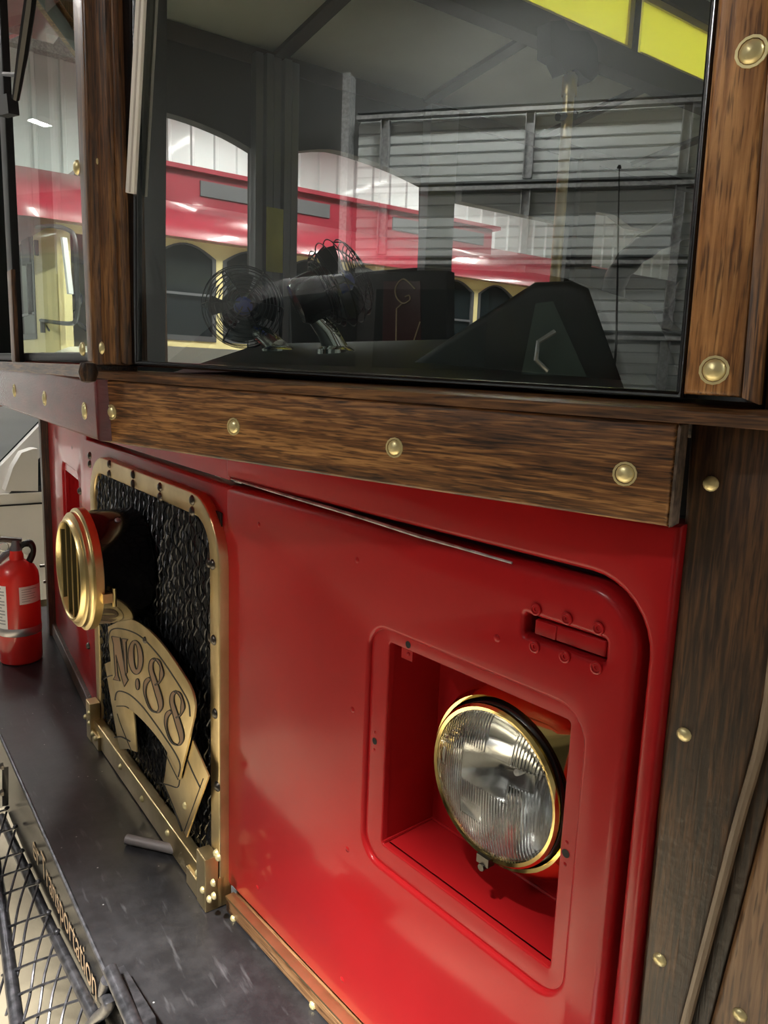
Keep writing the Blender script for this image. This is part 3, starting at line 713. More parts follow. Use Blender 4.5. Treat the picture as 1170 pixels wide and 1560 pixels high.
def drum_lamp():
    # big black drum with a slatted brass front, standing out from the grille
    yb = .03; yf = .118
    c = FC.px(199, 858, yb); R = .104
    M = FC.M @ Matrix.Translation((c.x, 0, c.z))
    L = yf
    root = MB().lathe([(R * .97, .018), (R, .022), (R, L - .014), (R * 1.01, L - .012), (R * 1.01, L), (R * .9, L), (R * .9, L - .02), (R * .88, .03), (0, .028)], (0, 0, 0), (0, 1, 0), 64).build('drum_lamp', 'black_gloss', bus, M=M)
    root['label'] = 'black drum lamp with a slatted brass front'
    MB().lathe([(R * 1.005, L - .012), (R * 1.05, L - .010), (R * 1.055, L + .003), (R * 1.0, L + .005), (R * .985, L + .007), (R * .985, L + .013), (R * .95, L + .016),
                (R * .90, L + .016), (R * .885, L + .020), (R * .86, L + .023), (R * .83, L + .023), (R * .81, L + .019), (R * .81, L - .01)], (0, 0, 0), (0, 1, 0), 72).build('bezel', 'brass', root, M=M)
    MB().lathe([(R * .86, L - .012), (0, L - .012)], (0, 0, 0), (0, 1, 0), 48).build('lamp_back', 'black_matte', root, M=M)
    for x in (-.055, -.018, .019, .056):
        hgt = math.sqrt((R * .82) ** 2 - x * x); n = 14; vs = []; fs = []
        for i in range(n + 1):
            z = -hgt + 2 * hgt * i / n
            for dx, y in ((-.0015, L + .019), (.0015, L + .019), (.0035, L - .010), (.0005, L - .010)): vs.append((x + dx, y, z))
        for i in range(n):
            for k in range(4): fs.append((i * 4 + k, i * 4 + (k + 1) % 4, i * 4 + 4 + (k + 1) % 4, i * 4 + 4 + k))
        MB().add(vs, fs).build('slat', 'dark_brass', root, M=M)
        MB().tube([(x, L + .0195, -hgt), (x, L + .0195, hgt)], .0014, 6).build('slat_edge', 'brass', root, M=M)
    a = math.radians(195)
    cl = MB()
    p = Vector((R * 1.04 * math.cos(a), L - .02, R * 1.04 * math.sin(a)))
    cl.box(p.x - .008, p.x + .008, L - .022, L - .006, p.z - .008, p.z + .008).tube([p + Vector((-.004, -.006, -.016)), p + Vector((-.004, -.006, .016))], .0035, 8)
    cl.build('hinge', 'brass', root, M=M)
    MB().dome((R * .45 * -1, L * .55, R * .885), (-.45, 0, .89), .006, .004).build('rivet', 'metal_grey', root, M=M)
    # mounting bracket behind
    MB().box(-.05, .05, .0, .05, -R * .8, R * .8).build('mount', 'black_matte', root, M=M)
drum_lamp()

# ---- windscreen surround
def boards():
    yb = .012
    bo = [FB.az(*p, yb) for p in ((145, 577), (1033, 645), (1017, 803), (150, 672))]
    b = MB().plate([bo[3], bo[2], bo[1], bo[0]], y0=-.02, y1=yb, bev=.003).build('waist_board', 'board_wood', bus, FB)
    screws(b, FB, [(170, 628), (356, 650), (601, 682), (952, 722)], yb, .0072, .004, 'screw_brass', 'screw', True)
    eg = [FB.az(*p, yb) for p in ((1034, 646), (1038.5, 648), (1023, 803), (1018, 804))]
    MB().plate([eg[3], eg[2], eg[1], eg[0]], y0=-.008, y1=yb + .001, bev=.002).build('board_end', 'end_grain', b, FB)
    # sill ledge over the board
    zl = [FB.px(*p, yb + .004) for p in ((145, 577), (1170, 656))]
    mb = MB(); pr = []
    for (lx, ly), (tx, ty), (bx, by) in (((138, 576.5), (139, 566), (140, 561)), ((480, 602.5), (480, 588), (480, 578)), ((1040, 645), (1040, 626), (1036, 606)), ((1230, 661), (1230, 640), (1230, 619))):
        a = FB.px(lx, ly, yb + .004); t = FB.px(tx, ty, yb + .004); g = FB.px(bx, by, -.036)
        pr.append([a, t, t + Vector((0, -.004, .0015)), g, Vector((g.x, -.05, g.z - .03)), Vector((a.x, -.05, a.z))])
    vs = [p for r in pr for p in r]; fs = [tuple(range(6)), tuple(range(18, 24))]
    for i in range(3):
        for k in range(6): fs.append((i * 6 + k, i * 6 + (k + 1) % 6, i * 6 + 6 + (k + 1) % 6, i * 6 + 6 + k))
    MB().add(vs, fs).build('sill', 'sill_wood', bus, FB, smooth=25)
    # centre facet: red board and sill
    co = [FCB.az(*p, yb) for p in ((-60, 541), (144, 578), (149, 672), (-60, 592))]
    c0 = FCB.az(0, 550, yb); c1 = FCB.az(0, 616, yb)
    b2 = MB().plate([(.86, c1[1]), co[2], co[1], (.86, c0[1])], y0=-.02, y1=yb, bev=.004).build('waist_board', 'red_board', bus, FCB)
    b2['label'] = 'red painted centre board'
    screws(b2, FCB, [(22, 595), (68, 607), (129, 626)], yb, .0085, .004, 'screw_brass', 'screw', True)
    s0 = FCB.az(140, 577, yb)
    MB().box(-.005, .86, -.05, yb + .006, s0[1] + .001, s0[1] + .016).build('sill', 'sill_wood', bus, FCB)
    p = FCB.px(134, 567, yb + .012); MB().lathe([(0, -.012), (.008, -.010), (.011, 0), (.008, .010), (0, .012)], p, (0, 0, 1), 14).build('sill_knob', 'dark_wood', bus, FCB)
    # far corner board
    MB().box(.0, .93, -.03, yb, -.095, .0).build('waist_board', 'board_wood', bus, FFB)
    # soffit under the boards back to the hood
    def bc(fr, x, y, z): return BUS.I @ (fr.M @ Vector((x, y, z)))
    A = [bc(FB, -.60, -.012, -.085), bc(FB, 0, -.01, -.09), bc(FCB, .858, -.01, -.085), bc(FFB, .69, -.01, -.09)]
    B_ = [bc(FH, -.60, -.012, -.095), bc(FH, 0, -.012, -.095), bc(FC, .764, -.012, -.095), bc(FL, .66, -.012, -.095)]
    vs = A + B_ + [p + Vector((0, 0, .02)) for p in A + B_]
    MB().add(vs, [(0, 1, 5, 4), (1, 2, 6, 5), (2, 3, 7, 6), (8, 9, 13, 12), (9, 10, 14, 13), (10, 11, 15, 14)]).build('soffit', 'red_paint', bus, BUS, smooth=20)
boards()

def quadpost(name, mat, fr, px4, y0, y1, bev, parent=bus, ext=.9):
    """post between two image-traced edges; continued upward to the roof"""
    (a, b, c, d) = [fr.az(*p, y1) for p in px4]       # top-left, top-right, bottom-right, bottom-left as seen
    def up(t, bt):
        k = (ext - bt[1]) / (t[1] - bt[1]); return (bt[0] + (t[0] - bt[0]) * k, ext)
    return MB().plate([d, c, up(b, c), up(a, d)], y0=y0, y1=y1, bev=bev).build(name, mat, parent, fr)
def posts():
    # right post with chamfered right edge
    p = quadpost('window_post', 'post_wood', FB, ((1093, 0), (1178, 0), (1130, 606), (1040, 600)), -.06, .012, .004)
    p['label'] = 'amber wooden post right of the windscreen'
    screws(p, FB, [(1145, 79), (1088, 564)], .012, .0078, .005, 'screw_brass', 'screw', True)
    q = [FB.az(*s, .012) for s in ((1178, 0), (1205, 0), (1150, 617), (1130, 606))]
    vs = []
    for (x, z), (x2, z2) in ((q[3], q[2]), (q[0], q[1])):
        vs += [Vector((x, .011, z)), Vector((x2, -.004, z2)), Vector((x2, -.06, z2)), Vector((x, -.06, z))]
    k = (.9 - vs[0].z) / (vs[4].z - vs[0].z); vs[4:] = [vs[i] + (vs[i + 4] - vs[i]) * k for i in range(4)]
    MB().hexa(vs[:4], vs[4:]).build('chamfer', 'post_wood', p, FB)
    quadpost('window_post', 'dark_wood', FB, ((1215, 0), (1290, 0), (1240, 640), (1163, 628)), -.08, -.01, .004)
    # apex post: one leaf on each facet
    p = quadpost('window_post', 'apex_wood', FB, ((126, 0), (160, 0), (176, 556), (142, 556)), -.06, .010, .004)
    p['label'] = 'brown wooden post between the two windscreen panes'
    screws(p, FB, [(143, 247), (153, 530)], .010, .0085, .005, 'screw_brass', 'screw')
    quadpost('chamfer', 'apex_wood', FB, ((158, 0), (172, 0), (188, 555), (175, 555)), -.06, .004, .006, p)
    c = quadpost('side_leaf', 'apex_wood', FCB, ((109, 0), (126, 0), (142, 555), (132, 553)), -.06, .010, .005, p)
    screws(c, FCB, [(117, 255), (126, 532)], .010, .0085, .005, 'screw_brass', 'screw')
    # far apex post and far corner post
    xf = FCB.px(12, 400, .01).x
    f = MB().plate([(xf, -.005), (xf + .045, -.005), (xf + .045, .9), (xf, .9)], y0=-.008, y1=.004, bev=.002).build('window_post', 'black_rubber', bus, FCB)
    MB().plate([(xf - .004, .0), (xf + .03, .0), (xf + .03, .15), (xf - .004, .15)], y0=0, y1=.007, bev=.002).build('wood_facing', 'apex_wood', f, FCB)
    MB().box(.86, .93, -.08, .01, -.1, .9).build('window_post', 'dark_wood', bus, FFB)
posts()

def glass():
    # black rubber gasket of the corner windscreen, pane, white trim strip
    y = -.008
    o = [FB.az(*p, y) for p in ((171, 0), (1096, 0), (1042, 606), (190, 557))]; i = [FB.az(*p, y) for p in ((206, 0), (1080, 0), (1028, 596), (207, 549))]
    def up(t, b, z): k = (z - b[1]) / (t[1] - b[1]); return (b[0] + (t[0] - b[0]) * k, z)
    out = [o[3], o[2], up(o[1], o[2], .90), up(o[0], o[3], .90)]; inn = [i[3], i[2], up(i[1], i[2], .87), up(i[0], i[3], .87)]
    ws = MB().plate(out, [inn], y0=-.05, y1=y, bev=.004).build('windscreen_gasket', 'black_gloss', bus, FB)
    MB().plate([o[3], o[2], up(o[1], o[2], .90), up(o[0], o[3], .90)], y0=-.0165, y1=-.0135, back=True).build('windscreen_pane', 'windscreen_glass', ws, FB)
    t = [FB.az(*p, -.004) for p in ((206, 0), (219, 0), (203.5, 295), (190.5, 293))]
    tr = MB().plate([t[3], t[2], up(t[1], t[2], .87), up(t[0], t[3], .87)], y0=-.008, y1=-.004, bev=.001).build('trim_strip', 'white_trim', ws, FB)
    tr['label'] = 'white trim strip'
    g = [FB.az(*p, -.0036) for p in ((212, 0), (214.5, 0), (198.5, 293), (196, 293))]
    MB().plate([g[3], g[2], up(g[1], g[2], .87), up(g[0], g[3], .87)], y0=-.005, y1=-.0036).build('trim_groove', 'trim_groove', tr, FB)
    d = [FB.az(*p, -.045) for p in ((200, 0), (238, 0), (238, 552), (206, 552))]
    MB().plate([d[3], d[2], up(d[1], d[2], .88), up(d[0], d[3], .88)], y0=-.052, y1=-.040).build('inner_post', 'interior_dark', bus, FB)
    # centre windscreen
    zc = FCB.az(60, 541, y)[1]
    ws2 = MB().plate([(.0, zc - .01), (.86, zc - .01), (.86, .90), (.0, .90)], [[(.045, zc + .004), (.815, zc + .004), (.815, .87), (.045, .87)]], y0=-.05, y1=y, bev=.004).build('windscreen_gasket', 'black_rubber', bus, FCB)
    MB().box(.03, .83, -.034, -.030, zc, .88).build('windscreen_pane', 'plain_glass', ws2, FCB)
    ws3 = MB().plate([(.0, -.01), (.87, -.01), (.87, .90), (.0, .90)], [[(.045, .012), (.85, .012), (.85, .87), (.045, .87)]], y0=-.05, y1=-.012).build('windscreen_gasket', 'black_rubber', bus, FFB)
    MB().box(.04, .86, -.034, -.030, .0, .88).build('windscreen_pane', 'plain_glass', ws3, FFB)
    # wiper on the centre pane
    P = lambda x, yy, b=.03: FCB.px(x, yy, b)
    w = MB().tube([P(53, -60), P(45, 10), P(35, 80), P(24, 150)], [.006, .007, .007, .005], 8).tube([P(6, 113), P(25, 114)], .003, 6).build('wiper', 'black_rubber', bus, FCB)
    q = [P(x, yy, .022) for x, yy in ((9, 150), (27, 146), (30, 176), (12, 180))]
    MB().hexa(q, [k + Vector((0, .014, 0)) for k in q]).build('wiper_mount', 'black_rubber', w, FCB)
glass()

def corner_post():
    q = [FP.az(*p) for p in ((1052, 640), (1205, 640), (1168, 1060), (1040, 1560), (1020, 1650), (960, 1650), (970, 1560), (1041, 800))]
    p = MB().plate(q, y0=-.05, y1=0, bev=.004).build('corner_post', 'dark_wood', bus, FP)
    p['label'] = 'dark stained corner post'
    screws(p, FP, [(1083, 737), (1042, 1119), (1005, 1462)], .0, .0062, .004, 'screw_brass')
    # rounded edge moulding and the groove beside it
    e = [FP.px(x, y, -.002) for x, y in ((1208, 640), (1172, 1060), (1120, 1270), (1044, 1560), (1022, 1650))]
    MB().tube(smooth_path(e, 5), .0042, 8).build('edge_strip', 'wood_edge', p, FP)
    g = [FP.az(x, y, -.014) for x, y in ((1200, 700), (1260, 900), (1184, 1170), (1082, 1560), (1060, 1650), (1000, 1650), (1040, 1560), (1165, 1060))]
    MB().plate(g, y0=-.05, y1=-.014, bev=.002).build('groove_board', 'dark_wood', p, FP)
    t = [FP.az(x, y, -.010) for x, y in ((1260, 900), (1300, 1650), (1058, 1650), (1081, 1560), (1130, 1375), (1180, 1180))]
    s = MB().plate(t, y0=-.05, y1=-.010, bev=.005).build('skirt_board', 'tan_wood', p, FP)
    s['label'] = 'lighter worn side board'
    screws(s, FP, [(1127, 1546)], -.010, .006, .004, 'screw_brass')
corner_post()

# ---- deck and pilot
def deck():
    vf = -.250
    root = MB().box(.10, 2.75, -.62, vf, ZD - .012, ZD).build('deck', 'deck_black', bus, BUS)
    root['label'] = 'scratched black step over the bumper'
    MB().tube([(.86, vf + .001, ZD - .003), (2.75, vf + .001, ZD - .003)], .004, 8).build('deck_lip', 'iron', root, BUS)
    # apron with the lettering
    P = lambda x, y, v: BUS.hit(x, y, 1, v)
    lo = [P(x, y, vf) for x, y in ((4, 1205), (16, 1247), (66, 1368), (142, 1539))]
    vs = [(2.2, vf, ZD - .004), (2.2, vf, -1.02)] + [(p.x, vf, p.z) for p in lo[1:]] + [(.90, vf, -.955), (.90, vf, ZD - .004)]
    n = len(vs); MB().add(vs + [(x, y - .004, z) for x, y, z in vs], [tuple(range(n)), tuple(range(n, 2 * n))[::-1]] + [(i, (i + 1) % n, n + (i + 1) % n, n + i) for i in range(n)]).build('apron', 'apron_black', root, BUS)
    def text(s, u0, z0, u1, z1, h, nm):
        cu = bpy.data.curves.new('lettering', 'FONT'); cu.body = s; cu.extrude = .0; cu.size = 1
        o = bpy.data.objects.new('lettering', cu); COL.objects.link(o); bpy.context.view_layer.update()
        me = bpy.data.meshes.new_from_object(o.evaluated_get(bpy.context.evaluated_depsgraph_get())); bpy.data.objects.remove(o)
        xs = [v.co.x for v in me.vertices]; x0, x1 = min(xs), max(xs)
        mb = MB(); pts = []
        for v in me.vertices:
            t = (v.co.x - x0) / (x1 - x0)
            pts.append((u0 + (u1 - u0) * t, vf + .0015, z0 + (z1 - z0) * t + v.co.y * h))
        mb.add(pts, [tuple(p.vertices) for p in me.polygons]); bpy.data.meshes.remove(me)
        o = mb.build('lettering', 'gold_text', root, BUS); o['label'] = nm
    text('Transportation', 1.395, -.948, 1.025, -.934, .075, 'gold word Transportation')
    text('er', 1.475, -.955, 1.415, -.950, .078, 'gold letters er')
    # pilot: bar along the apron, lattice, outer rail
    bar = [P(x, y, vf + .012) for x, y in ((2, 1245), (36, 1320), (51, 1354), (78, 1415), (117, 1495), (150, 1562), (175, 1610))]
    b = MB().tube(bar, .0095, 10).build('pilot_bar', 'iron', root, BUS)
    p0 = P(70, 1397, vf + .016); nr = Vector((0, .85, 1)).normalized()
    Q = lambda x, y: BUS.pl(x, y, p0, nr)
    js = [(7, 1235), (20, 1263), (30, 1300), (42, 1323), (55, 1347), (70, 1394), (83, 1423), (95, 1453), (110, 1487), (126, 1523), (142, 1560), (160, 1600)]
    for x, y in js:
        dx, dy = -92, 33
        a = Q(x + 4, y - 2); c = Q(x + dx, y + dy); m = a + (c - a) * .45 + nr * .004
        MB().tube(smooth_path([a, m, c], 4), .0024, 6).build('lattice_wire', 'iron', b, BUS)
        a = Q(x + 3, y + 2); k = Q(x - 12, y + 62); c = Q(x - 28, y + 125); e = Q(x - 46, y + 200)
        MB().tube(smooth_path([a, k + nr * .004, c - nr * .004, e], 4), .0024, 6).build('lattice_wire', 'iron', b, BUS)
        MB().dome(Q(x + 4, y - 3), (0, .5, 1), .006, .006, 8).build('weld_bead', 'iron', b, BUS)
    MB().tube([Q(-8, 1310), Q(8, 1420), Q(22, 1530), Q(32, 1610)], .011, 10).build('pilot_rail', 'iron', b, BUS)
    q = [P(x, yy, vf + .02) for x, yy in ((2, 1168), (13, 1168), (13, 1226), (4, 1230))]
    MB().hexa(q, [k + Vector((0, .012, 0)) for k in q]).build('pilot_bracket', 'black_gloss', b, BUS)
    for x, yy in ((5, 1167), (5, 1207)): MB().dome(P(x, yy, vf + .032), (0, 1, 0), .008, .008, 6).build('bracket_bolt', 'bolt_steel', b, BUS)
    # bumper casting at the right end
    c0 = P(168, 1478, vf + .01); c1 = P(215, 1585, vf + .01)
    k = MB().tube([c0, c1], .0095, 12)
    arc = [P(x, y, vf + .014) for x, y in ((163, 1492), (158, 1515), (166, 1527), (160, 1540), (146, 1552), (128, 1575), (118, 1600))]
    k.tube(smooth_path(arc, 4), [.008] * 25, 10)
    pl_ = [P(x, y, vf + .006) for x, y in ((166, 1480), (212, 1560), (218, 1600), (196, 1600), (186, 1540), (172, 1527), (150, 1540), (163, 1510))]
    k.add(pl_ + [p + Vector((0, -.02, 0)) for p in pl_], [tuple(range(8)), tuple(range(8, 16))[::-1]] + [(i, (i + 1) % 8, 8 + (i + 1) % 8, 8 + i) for i in range(8)])
    k.build('bumper_casting', 'iron', b, BUS)
    # short rod sticking out under the grille
    a = BUS.hit(193, 1278, 2, ZD + .010); c = BUS.hit(275, 1296, 2, ZD + .010)
    MB().tube([a, c], .0085, 14).build('drain_rod', 'rod_grey', root, BUS)
deck()

# ---- cab and saloon
def saloon():
    UN, UF = .19, 2.59
    fl = MB().box(UN, UF, -7.5, -.56, -.80, -.76).build('saloon_floor', 'black_matte', bus, BUS)
    # far side wall with openings (v, z)
    def vz(fr_pts): return [(BUS.hit(x, y, 0, UF).y, BUS.hit(x, y, 0, UF).z) for x, y in fr_pts]
    d_ = [(-.76, -.70), (-.76, .78)] + [tuple(p) for p in smooth_path([ (-.80, .808), (-.905, .813), (-1.02, .808), (-1.15, .787), (-1.249, .757)], 3)] + [(-1.249, -.70)]
    w2 = [tuple(p) for p in smooth_path([(-1.418, .786), (-1.563, .820), (-1.72, .815), (-1.88, .797), (-2.02, .770)], 3)] + [(-2.035, .452), (-1.72, .40), (-1.423, .362)]
    w3 = [(-2.162, .821), (-2.212, .821), (-2.212, .737), (-2.895, .739), (-2.88, .40), (-2.9, .05), (-2.16, .05)]
    w4 = [(-3.048, .822), (-3.22, .83), (-3.36, .79), (-3.66, .80), (-3.78, .80), (-3.78, .565), (-3.06, .565)]
    out = [(-.70, -.78), (-.70, 1.09), (-7.5, 1.09), (-7.5, -.78)]
    rear = [rrect(-5.0 - .9 * k, -4.25 - .9 * k, .2, .8, .02, 2) for k in range(3)]
    fn = lambda x, z, y: Vector((UF + .03 - y, x, z))
    wl = MB().plate(out, [d_, w2, w3, w4] + rear, y0=0, y1=.05, fn=fn, back=True).build('far_side_wall', 'interior_dark', bus, BUS)
    # near side wall
    near = [rrect(-1.55 - .82 * k, -.85 - .82 * k, .06, .85, .05, 3) for k in range(8)]
    MB().plate(out, near, y0=0, y1=.04, fn=lambda x, z, y: Vector((UN - .02 + y, x, z)), back=True).build('near_side_wall', 'dark_wood', bus, BUS)
    MB().box(UN, UF, -7.54, -7.5, -.8, 1.1).build('rear_wall', 'interior_dark', bus, BUS)
    # pillars standing inside the far wall
    pa = [BUS.hit(x, 400, 0, UF - .03).y for x in (383, 449)]
    mb = MB()
    for k in range(5):
        t0 = pa[0] + (pa[1] - pa[0]) * (k / 5); t1 = pa[0] + (pa[1] - pa[0]) * ((k + .75) / 5)
        mb.box(UF - .06 - .012 * (k % 2), UF - .02, t1, t0, -.7, 1.06)
    mb.box(UF - .045, UF - .01, pa[1], pa[0], -.7, 1.06)
    pil = mb.build('door_pillar', 'metal_grey', bus, BUS)
    st = [BUS.hit(x, y, 0, UF - .08) for x, y in ((407, 315), (430, 416))]
    MB().box(UF - .083, UF - .074, st[1].y, st[0].y, st[1].z, st[0].z).build('caution_sticker', 'yellow', pil, BUS)
    pb = [BUS.hit(x, 350, 0, UF - .05).y for x in (645, 686)]
    MB().box(UF - .07, UF - .02, pb[1], pb[0], -.7, 1.06).build('window_pillar', 'metal_grey', bus, BUS)
    for v in (-2.98,): MB().box(UF - .05, UF - .02, v - .06, v + .06, -.7, 1.06).build('window_pillar', 'rib_brown', bus, BUS)
    # roof: sloping side panels, clerestory, ribs
    def slab(name, mat, u0, z0, u1, z1, va, vb, t=.03):
        return MB().add([(u0, va, z0), (u1, va, z1), (u1, vb, z1), (u0, vb, z0), (u0, va, z0 + t), (u1, va, z1 + t), (u1, vb, z1 + t), (u0, vb, z0 + t)],
                        [(0, 1, 2, 3), (4, 7, 6, 5), (0, 4, 5, 1), (1, 5, 6, 2), (2, 6, 7, 3), (3, 7, 4, 0)]).build(name, mat, bus, BUS)
    rf = slab('side_ceiling', 'bus_ceiling', UF + .02, 1.085, 1.95, 1.165, -.5, -7.5); rn = slab('side_ceiling', 'bus_ceiling', UN - .02, 1.085, .82, 1.165, -.5, -7.5)
    for r0, ua, za, ub, zb in ((rf, UF, 1.07, 1.97, 1.148), (rn, UN, 1.07, .80, 1.148)):
        for v in (-.66, -1.32, -1.98, -2.64, -3.3, -3.96):
            MB().hexa([(ua, v, za), (ub, v, zb), (ub, v - .05, zb), (ua, v - .05, za)], [(ua, v, za + .025), (ub, v, zb + .025), (ub, v - .05, zb + .025), (ua, v - .05, za + .025)]).build('roof_rib', 'rib_brown', r0, BUS)
    MB().box(UF - .03, UF + .0, -7.4, -.62, 1.03, 1.085).build('cant_rail', 'rib_brown', wl, BUS)
    for u, s in ((1.95, 1), (.82, -1)):
        c = MB().box(u - .035, u + .035, -7.5, -.5, 1.10, 1.185).box(u - .03, u + .03, -7.5, -.5, 1.40, 1.47).build('clerestory_beam', 'rib_brown', bus, BUS)
        for k in range(8):
            v = -.9 - k * .80
            MB().box(u - .004, u + .004, v - .74, v, 1.185, 1.40).build('clerestory_pane', 'yellow_pane', c, BUS)
            MB().box(u - .018, u + .018, v - .77, v - .74, 1.185, 1.40).build('clerestory_mullion', 'rib_brown', c, BUS)
            MB().box(u - .014, u + .014, v - .74, v, 1.185, 1.205).box(u - .014, u + .014, v - .74, v, 1.375, 1.40).box(u - .014, u + .014, v - .74, v - .715, 1.205, 1.375).build('pane_frame', 'cream', c, BUS)
    MB().box(.78, 1.99, -7.5, -.5, 1.47, 1.50).build('upper_roof', 'bus_ceiling', bus, BUS)
    # unseen front canopy in bow form, its overhang shaped to shade the hood
    cp = [(.10, -.62), (.10, -.10), (.24, -.02), (.95, .05), (1.385, .06), (1.82, .05), (2.50, -.02), (2.66, -.10), (2.66, -.62)]
    n = len(cp); vs = [(u, v, .96) for u, v in cp] + [(u, v, 1.15) for u, v in cp]
    MB().add(vs, [tuple(range(n)), tuple(range(n, 2 * n))[::-1]] + [(i, (i + 1) % n, n + (i + 1) % n, n + i) for i in range(n)]).build('shade_canopy', 'red_roof_paint', bus, BUS)
    for fr, L in ((FB, -.72), (FCB, .86), (FFB, .93)):
        x0, x1 = sorted((0, L)); MB().box(x0, x1, -.06, .01, .88, .97).build('windscreen_header', 'post_wood', bus, fr)
    # red panel seen through the centre pane
    q = [BUS.hit(x, y, 1, -.62) for x, y in ((-70, 92), (116, 8), (116, -90), (-70, -90))]
    MB().hexa(q, [p + Vector((0, -.02, 0)) for p in q]).build('header_panel', 'red_roof_paint', bus, BUS)
    # dash: cowl sloping up behind the glass, binnacle, partition
    zf = -.012
    cow = []
    for x, y, d in ((260, 553, 0), (420, 548, 0), (640, 556, 0), (1020, 590, 0)): cow.append(FB.px(x, y, -.055) + Vector((0, 0, -.012)))
    cb = [FB.px(430, 520, -.42), FB.px(560, 520, -.42), FB.px(680, 517, -.42), FB.px(960, 540, -.40)]
    cb[0] = FB.px(395, 524, -.36)
    n = 4; vs = cow + cb + [p + Vector((0, 0, -.06)) for p in cow + cb]
    dash = MB().add(vs, [(0, 1, 5, 4), (1, 2, 6, 5), (2, 3, 7, 6), (8, 9, 1, 0), (9, 10, 2, 1), (10, 11, 3, 2), (12, 13, 5, 4), (13, 14, 6, 5), (14, 15, 7, 6), (0, 4, 12, 8), (3, 7, 15, 11)]).build('dashboard', 'cowl_black', bus, FB)
    def block(name, pts, yb, depth, mat, parent=dash, bev=.01):
        return MB().plate([FB.az(x, y, yb) for x, y in pts], y0=yb - depth, y1=yb, bev=bev).build(name, mat, parent, FB)
    block('instrument_cowl', [(600, 575), (622, 553), (715, 490), (810, 428), (868, 426), (900, 438), (925, 490), (945, 545), (958, 600)], -.16, .2, 'cowl_black')
    # dark bulkhead behind the fans, its panel and scroll painted in place of a reflection
    pb_ = block('bulkhead', [(445, 560), (440, 432), (470, 424), (560, 416), (650, 411), (681, 412), (681, 560)], -.78, .03, 'black_matte', bus, .004)
    block('reflection_panel', [(582, 540), (584, 428), (640, 428), (641, 540)], -.778, .004, 'maroon', pb_, .001)
    sc = MB().tube([FB.px(x, y, -.776) for x, y in [tuple(p) for p in smooth_path([(632, 440), (615, 425), (603, 437), (604, 453), (614, 462), (624, 457), (623, 450), (617, 452)], 5)]], .0016, 5)
    sc.tube([FB.px(612, 463, -.776), FB.px(604, 470, -.776), FB.px(603, 525, -.776)], .0016, 5).tube([FB.px(640, 490, -.776), FB.px(634, 508, -.776), FB.px(628, 526, -.776)], .0014, 5)
    sc.build('reflected_scroll', 'gold_text', pb_, FB)
    # steering wheel
    c = FB.px(1078, 438, -.42); R = .108; a = Vector((.25, -.5, .83)).normalized()
    x = a.cross(Vector((0, 0, 1))).normalized(); yv = a.cross(x)
    pts = [c + (x * math.cos(t) + yv * math.sin(t)) * R for t in [2 * math.pi * k / 48 for k in range(48)]]
    sw = MB().tube(pts, [.013 + .002 * (k % 2) for k in range(48)], 10, closed=True)
    sw = sw.build('steering_wheel', 'black_rubber', bus, FB)
    mb = MB()
    for k in range(3):
        t = 2 * math.pi * k / 3 + .4; mb.tube([c - a * .03, c + (x * math.cos(t) + yv * math.sin(t)) * R], .008, 8)
    mb.lathe([(.0, .0), (.04, -.005), (.045, -.03), (.03, -.05), (.03, -.6)], c, a, 20); mb.build('wheel_spokes', 'black_matte', sw, FB)
    # brass stanchion with its black bracket
    U = 1.62
    t_ = BUS.hit(869, 112, 0, U); b_ = BUS.hit(845, 405, 0, U)
    po = MB().tube([t_, Vector((t_.x, t_.y + .0, -.76))], .0165, 14).lathe([(.022, 0), (.022, .05), (.018, .055)], t_ - Vector((0, 0, .06)), (0, 0, 1), 14).build('stanchion', 'brass_frame', bus, BUS)
    pts = [(818, 42), (838, 40), (848, 55), (875, 57), (889, 80), (892, 120), (880, 132), (868, 124), (858, 112), (842, 120), (832, 100), (818, 92)]
    q = [BUS.hit(x, y, 0, U + .02) for x, y in pts]; n = len(q)
    MB().add(q + [p + Vector((-.05, 0, 0)) for p in q], [tuple(range(n)), tuple(range(n, 2 * n))[::-1]] + [(i, (i + 1) % n, n + (i + 1) % n, n + i) for i in range(n)]).build('stanchion_bracket', 'black_matte', po, BUS)
    for x, y in ((850, 178), (876, 176)):
        p = BUS.hit(x, y, 0, U); MB().tube([p + Vector((0, 0, .0)), Vector((t_.x, t_.y, p.z + .01))], .012, 8).build('stanchion_clamp', 'black_matte', po, BUS)
    # wheels and chassis
    for u in (.42, 2.36):
        for v in (-1.5, -6.2):
            MB().lathe([(.20, -.11), (.40, -.11), (.44, -.07), (.44, .07), (.40, .11), (.20, .11), (.18, .03), (0, .03)], (u, v, FLOOR + .44), (1, 0, 0), 32).build('wheel', 'black_rubber', bus, BUS)
    MB().box(.7, 2.07, -7.2, -.5, -1.0, -.82).build('chassis', 'black_matte', bus, BUS)
saloon()

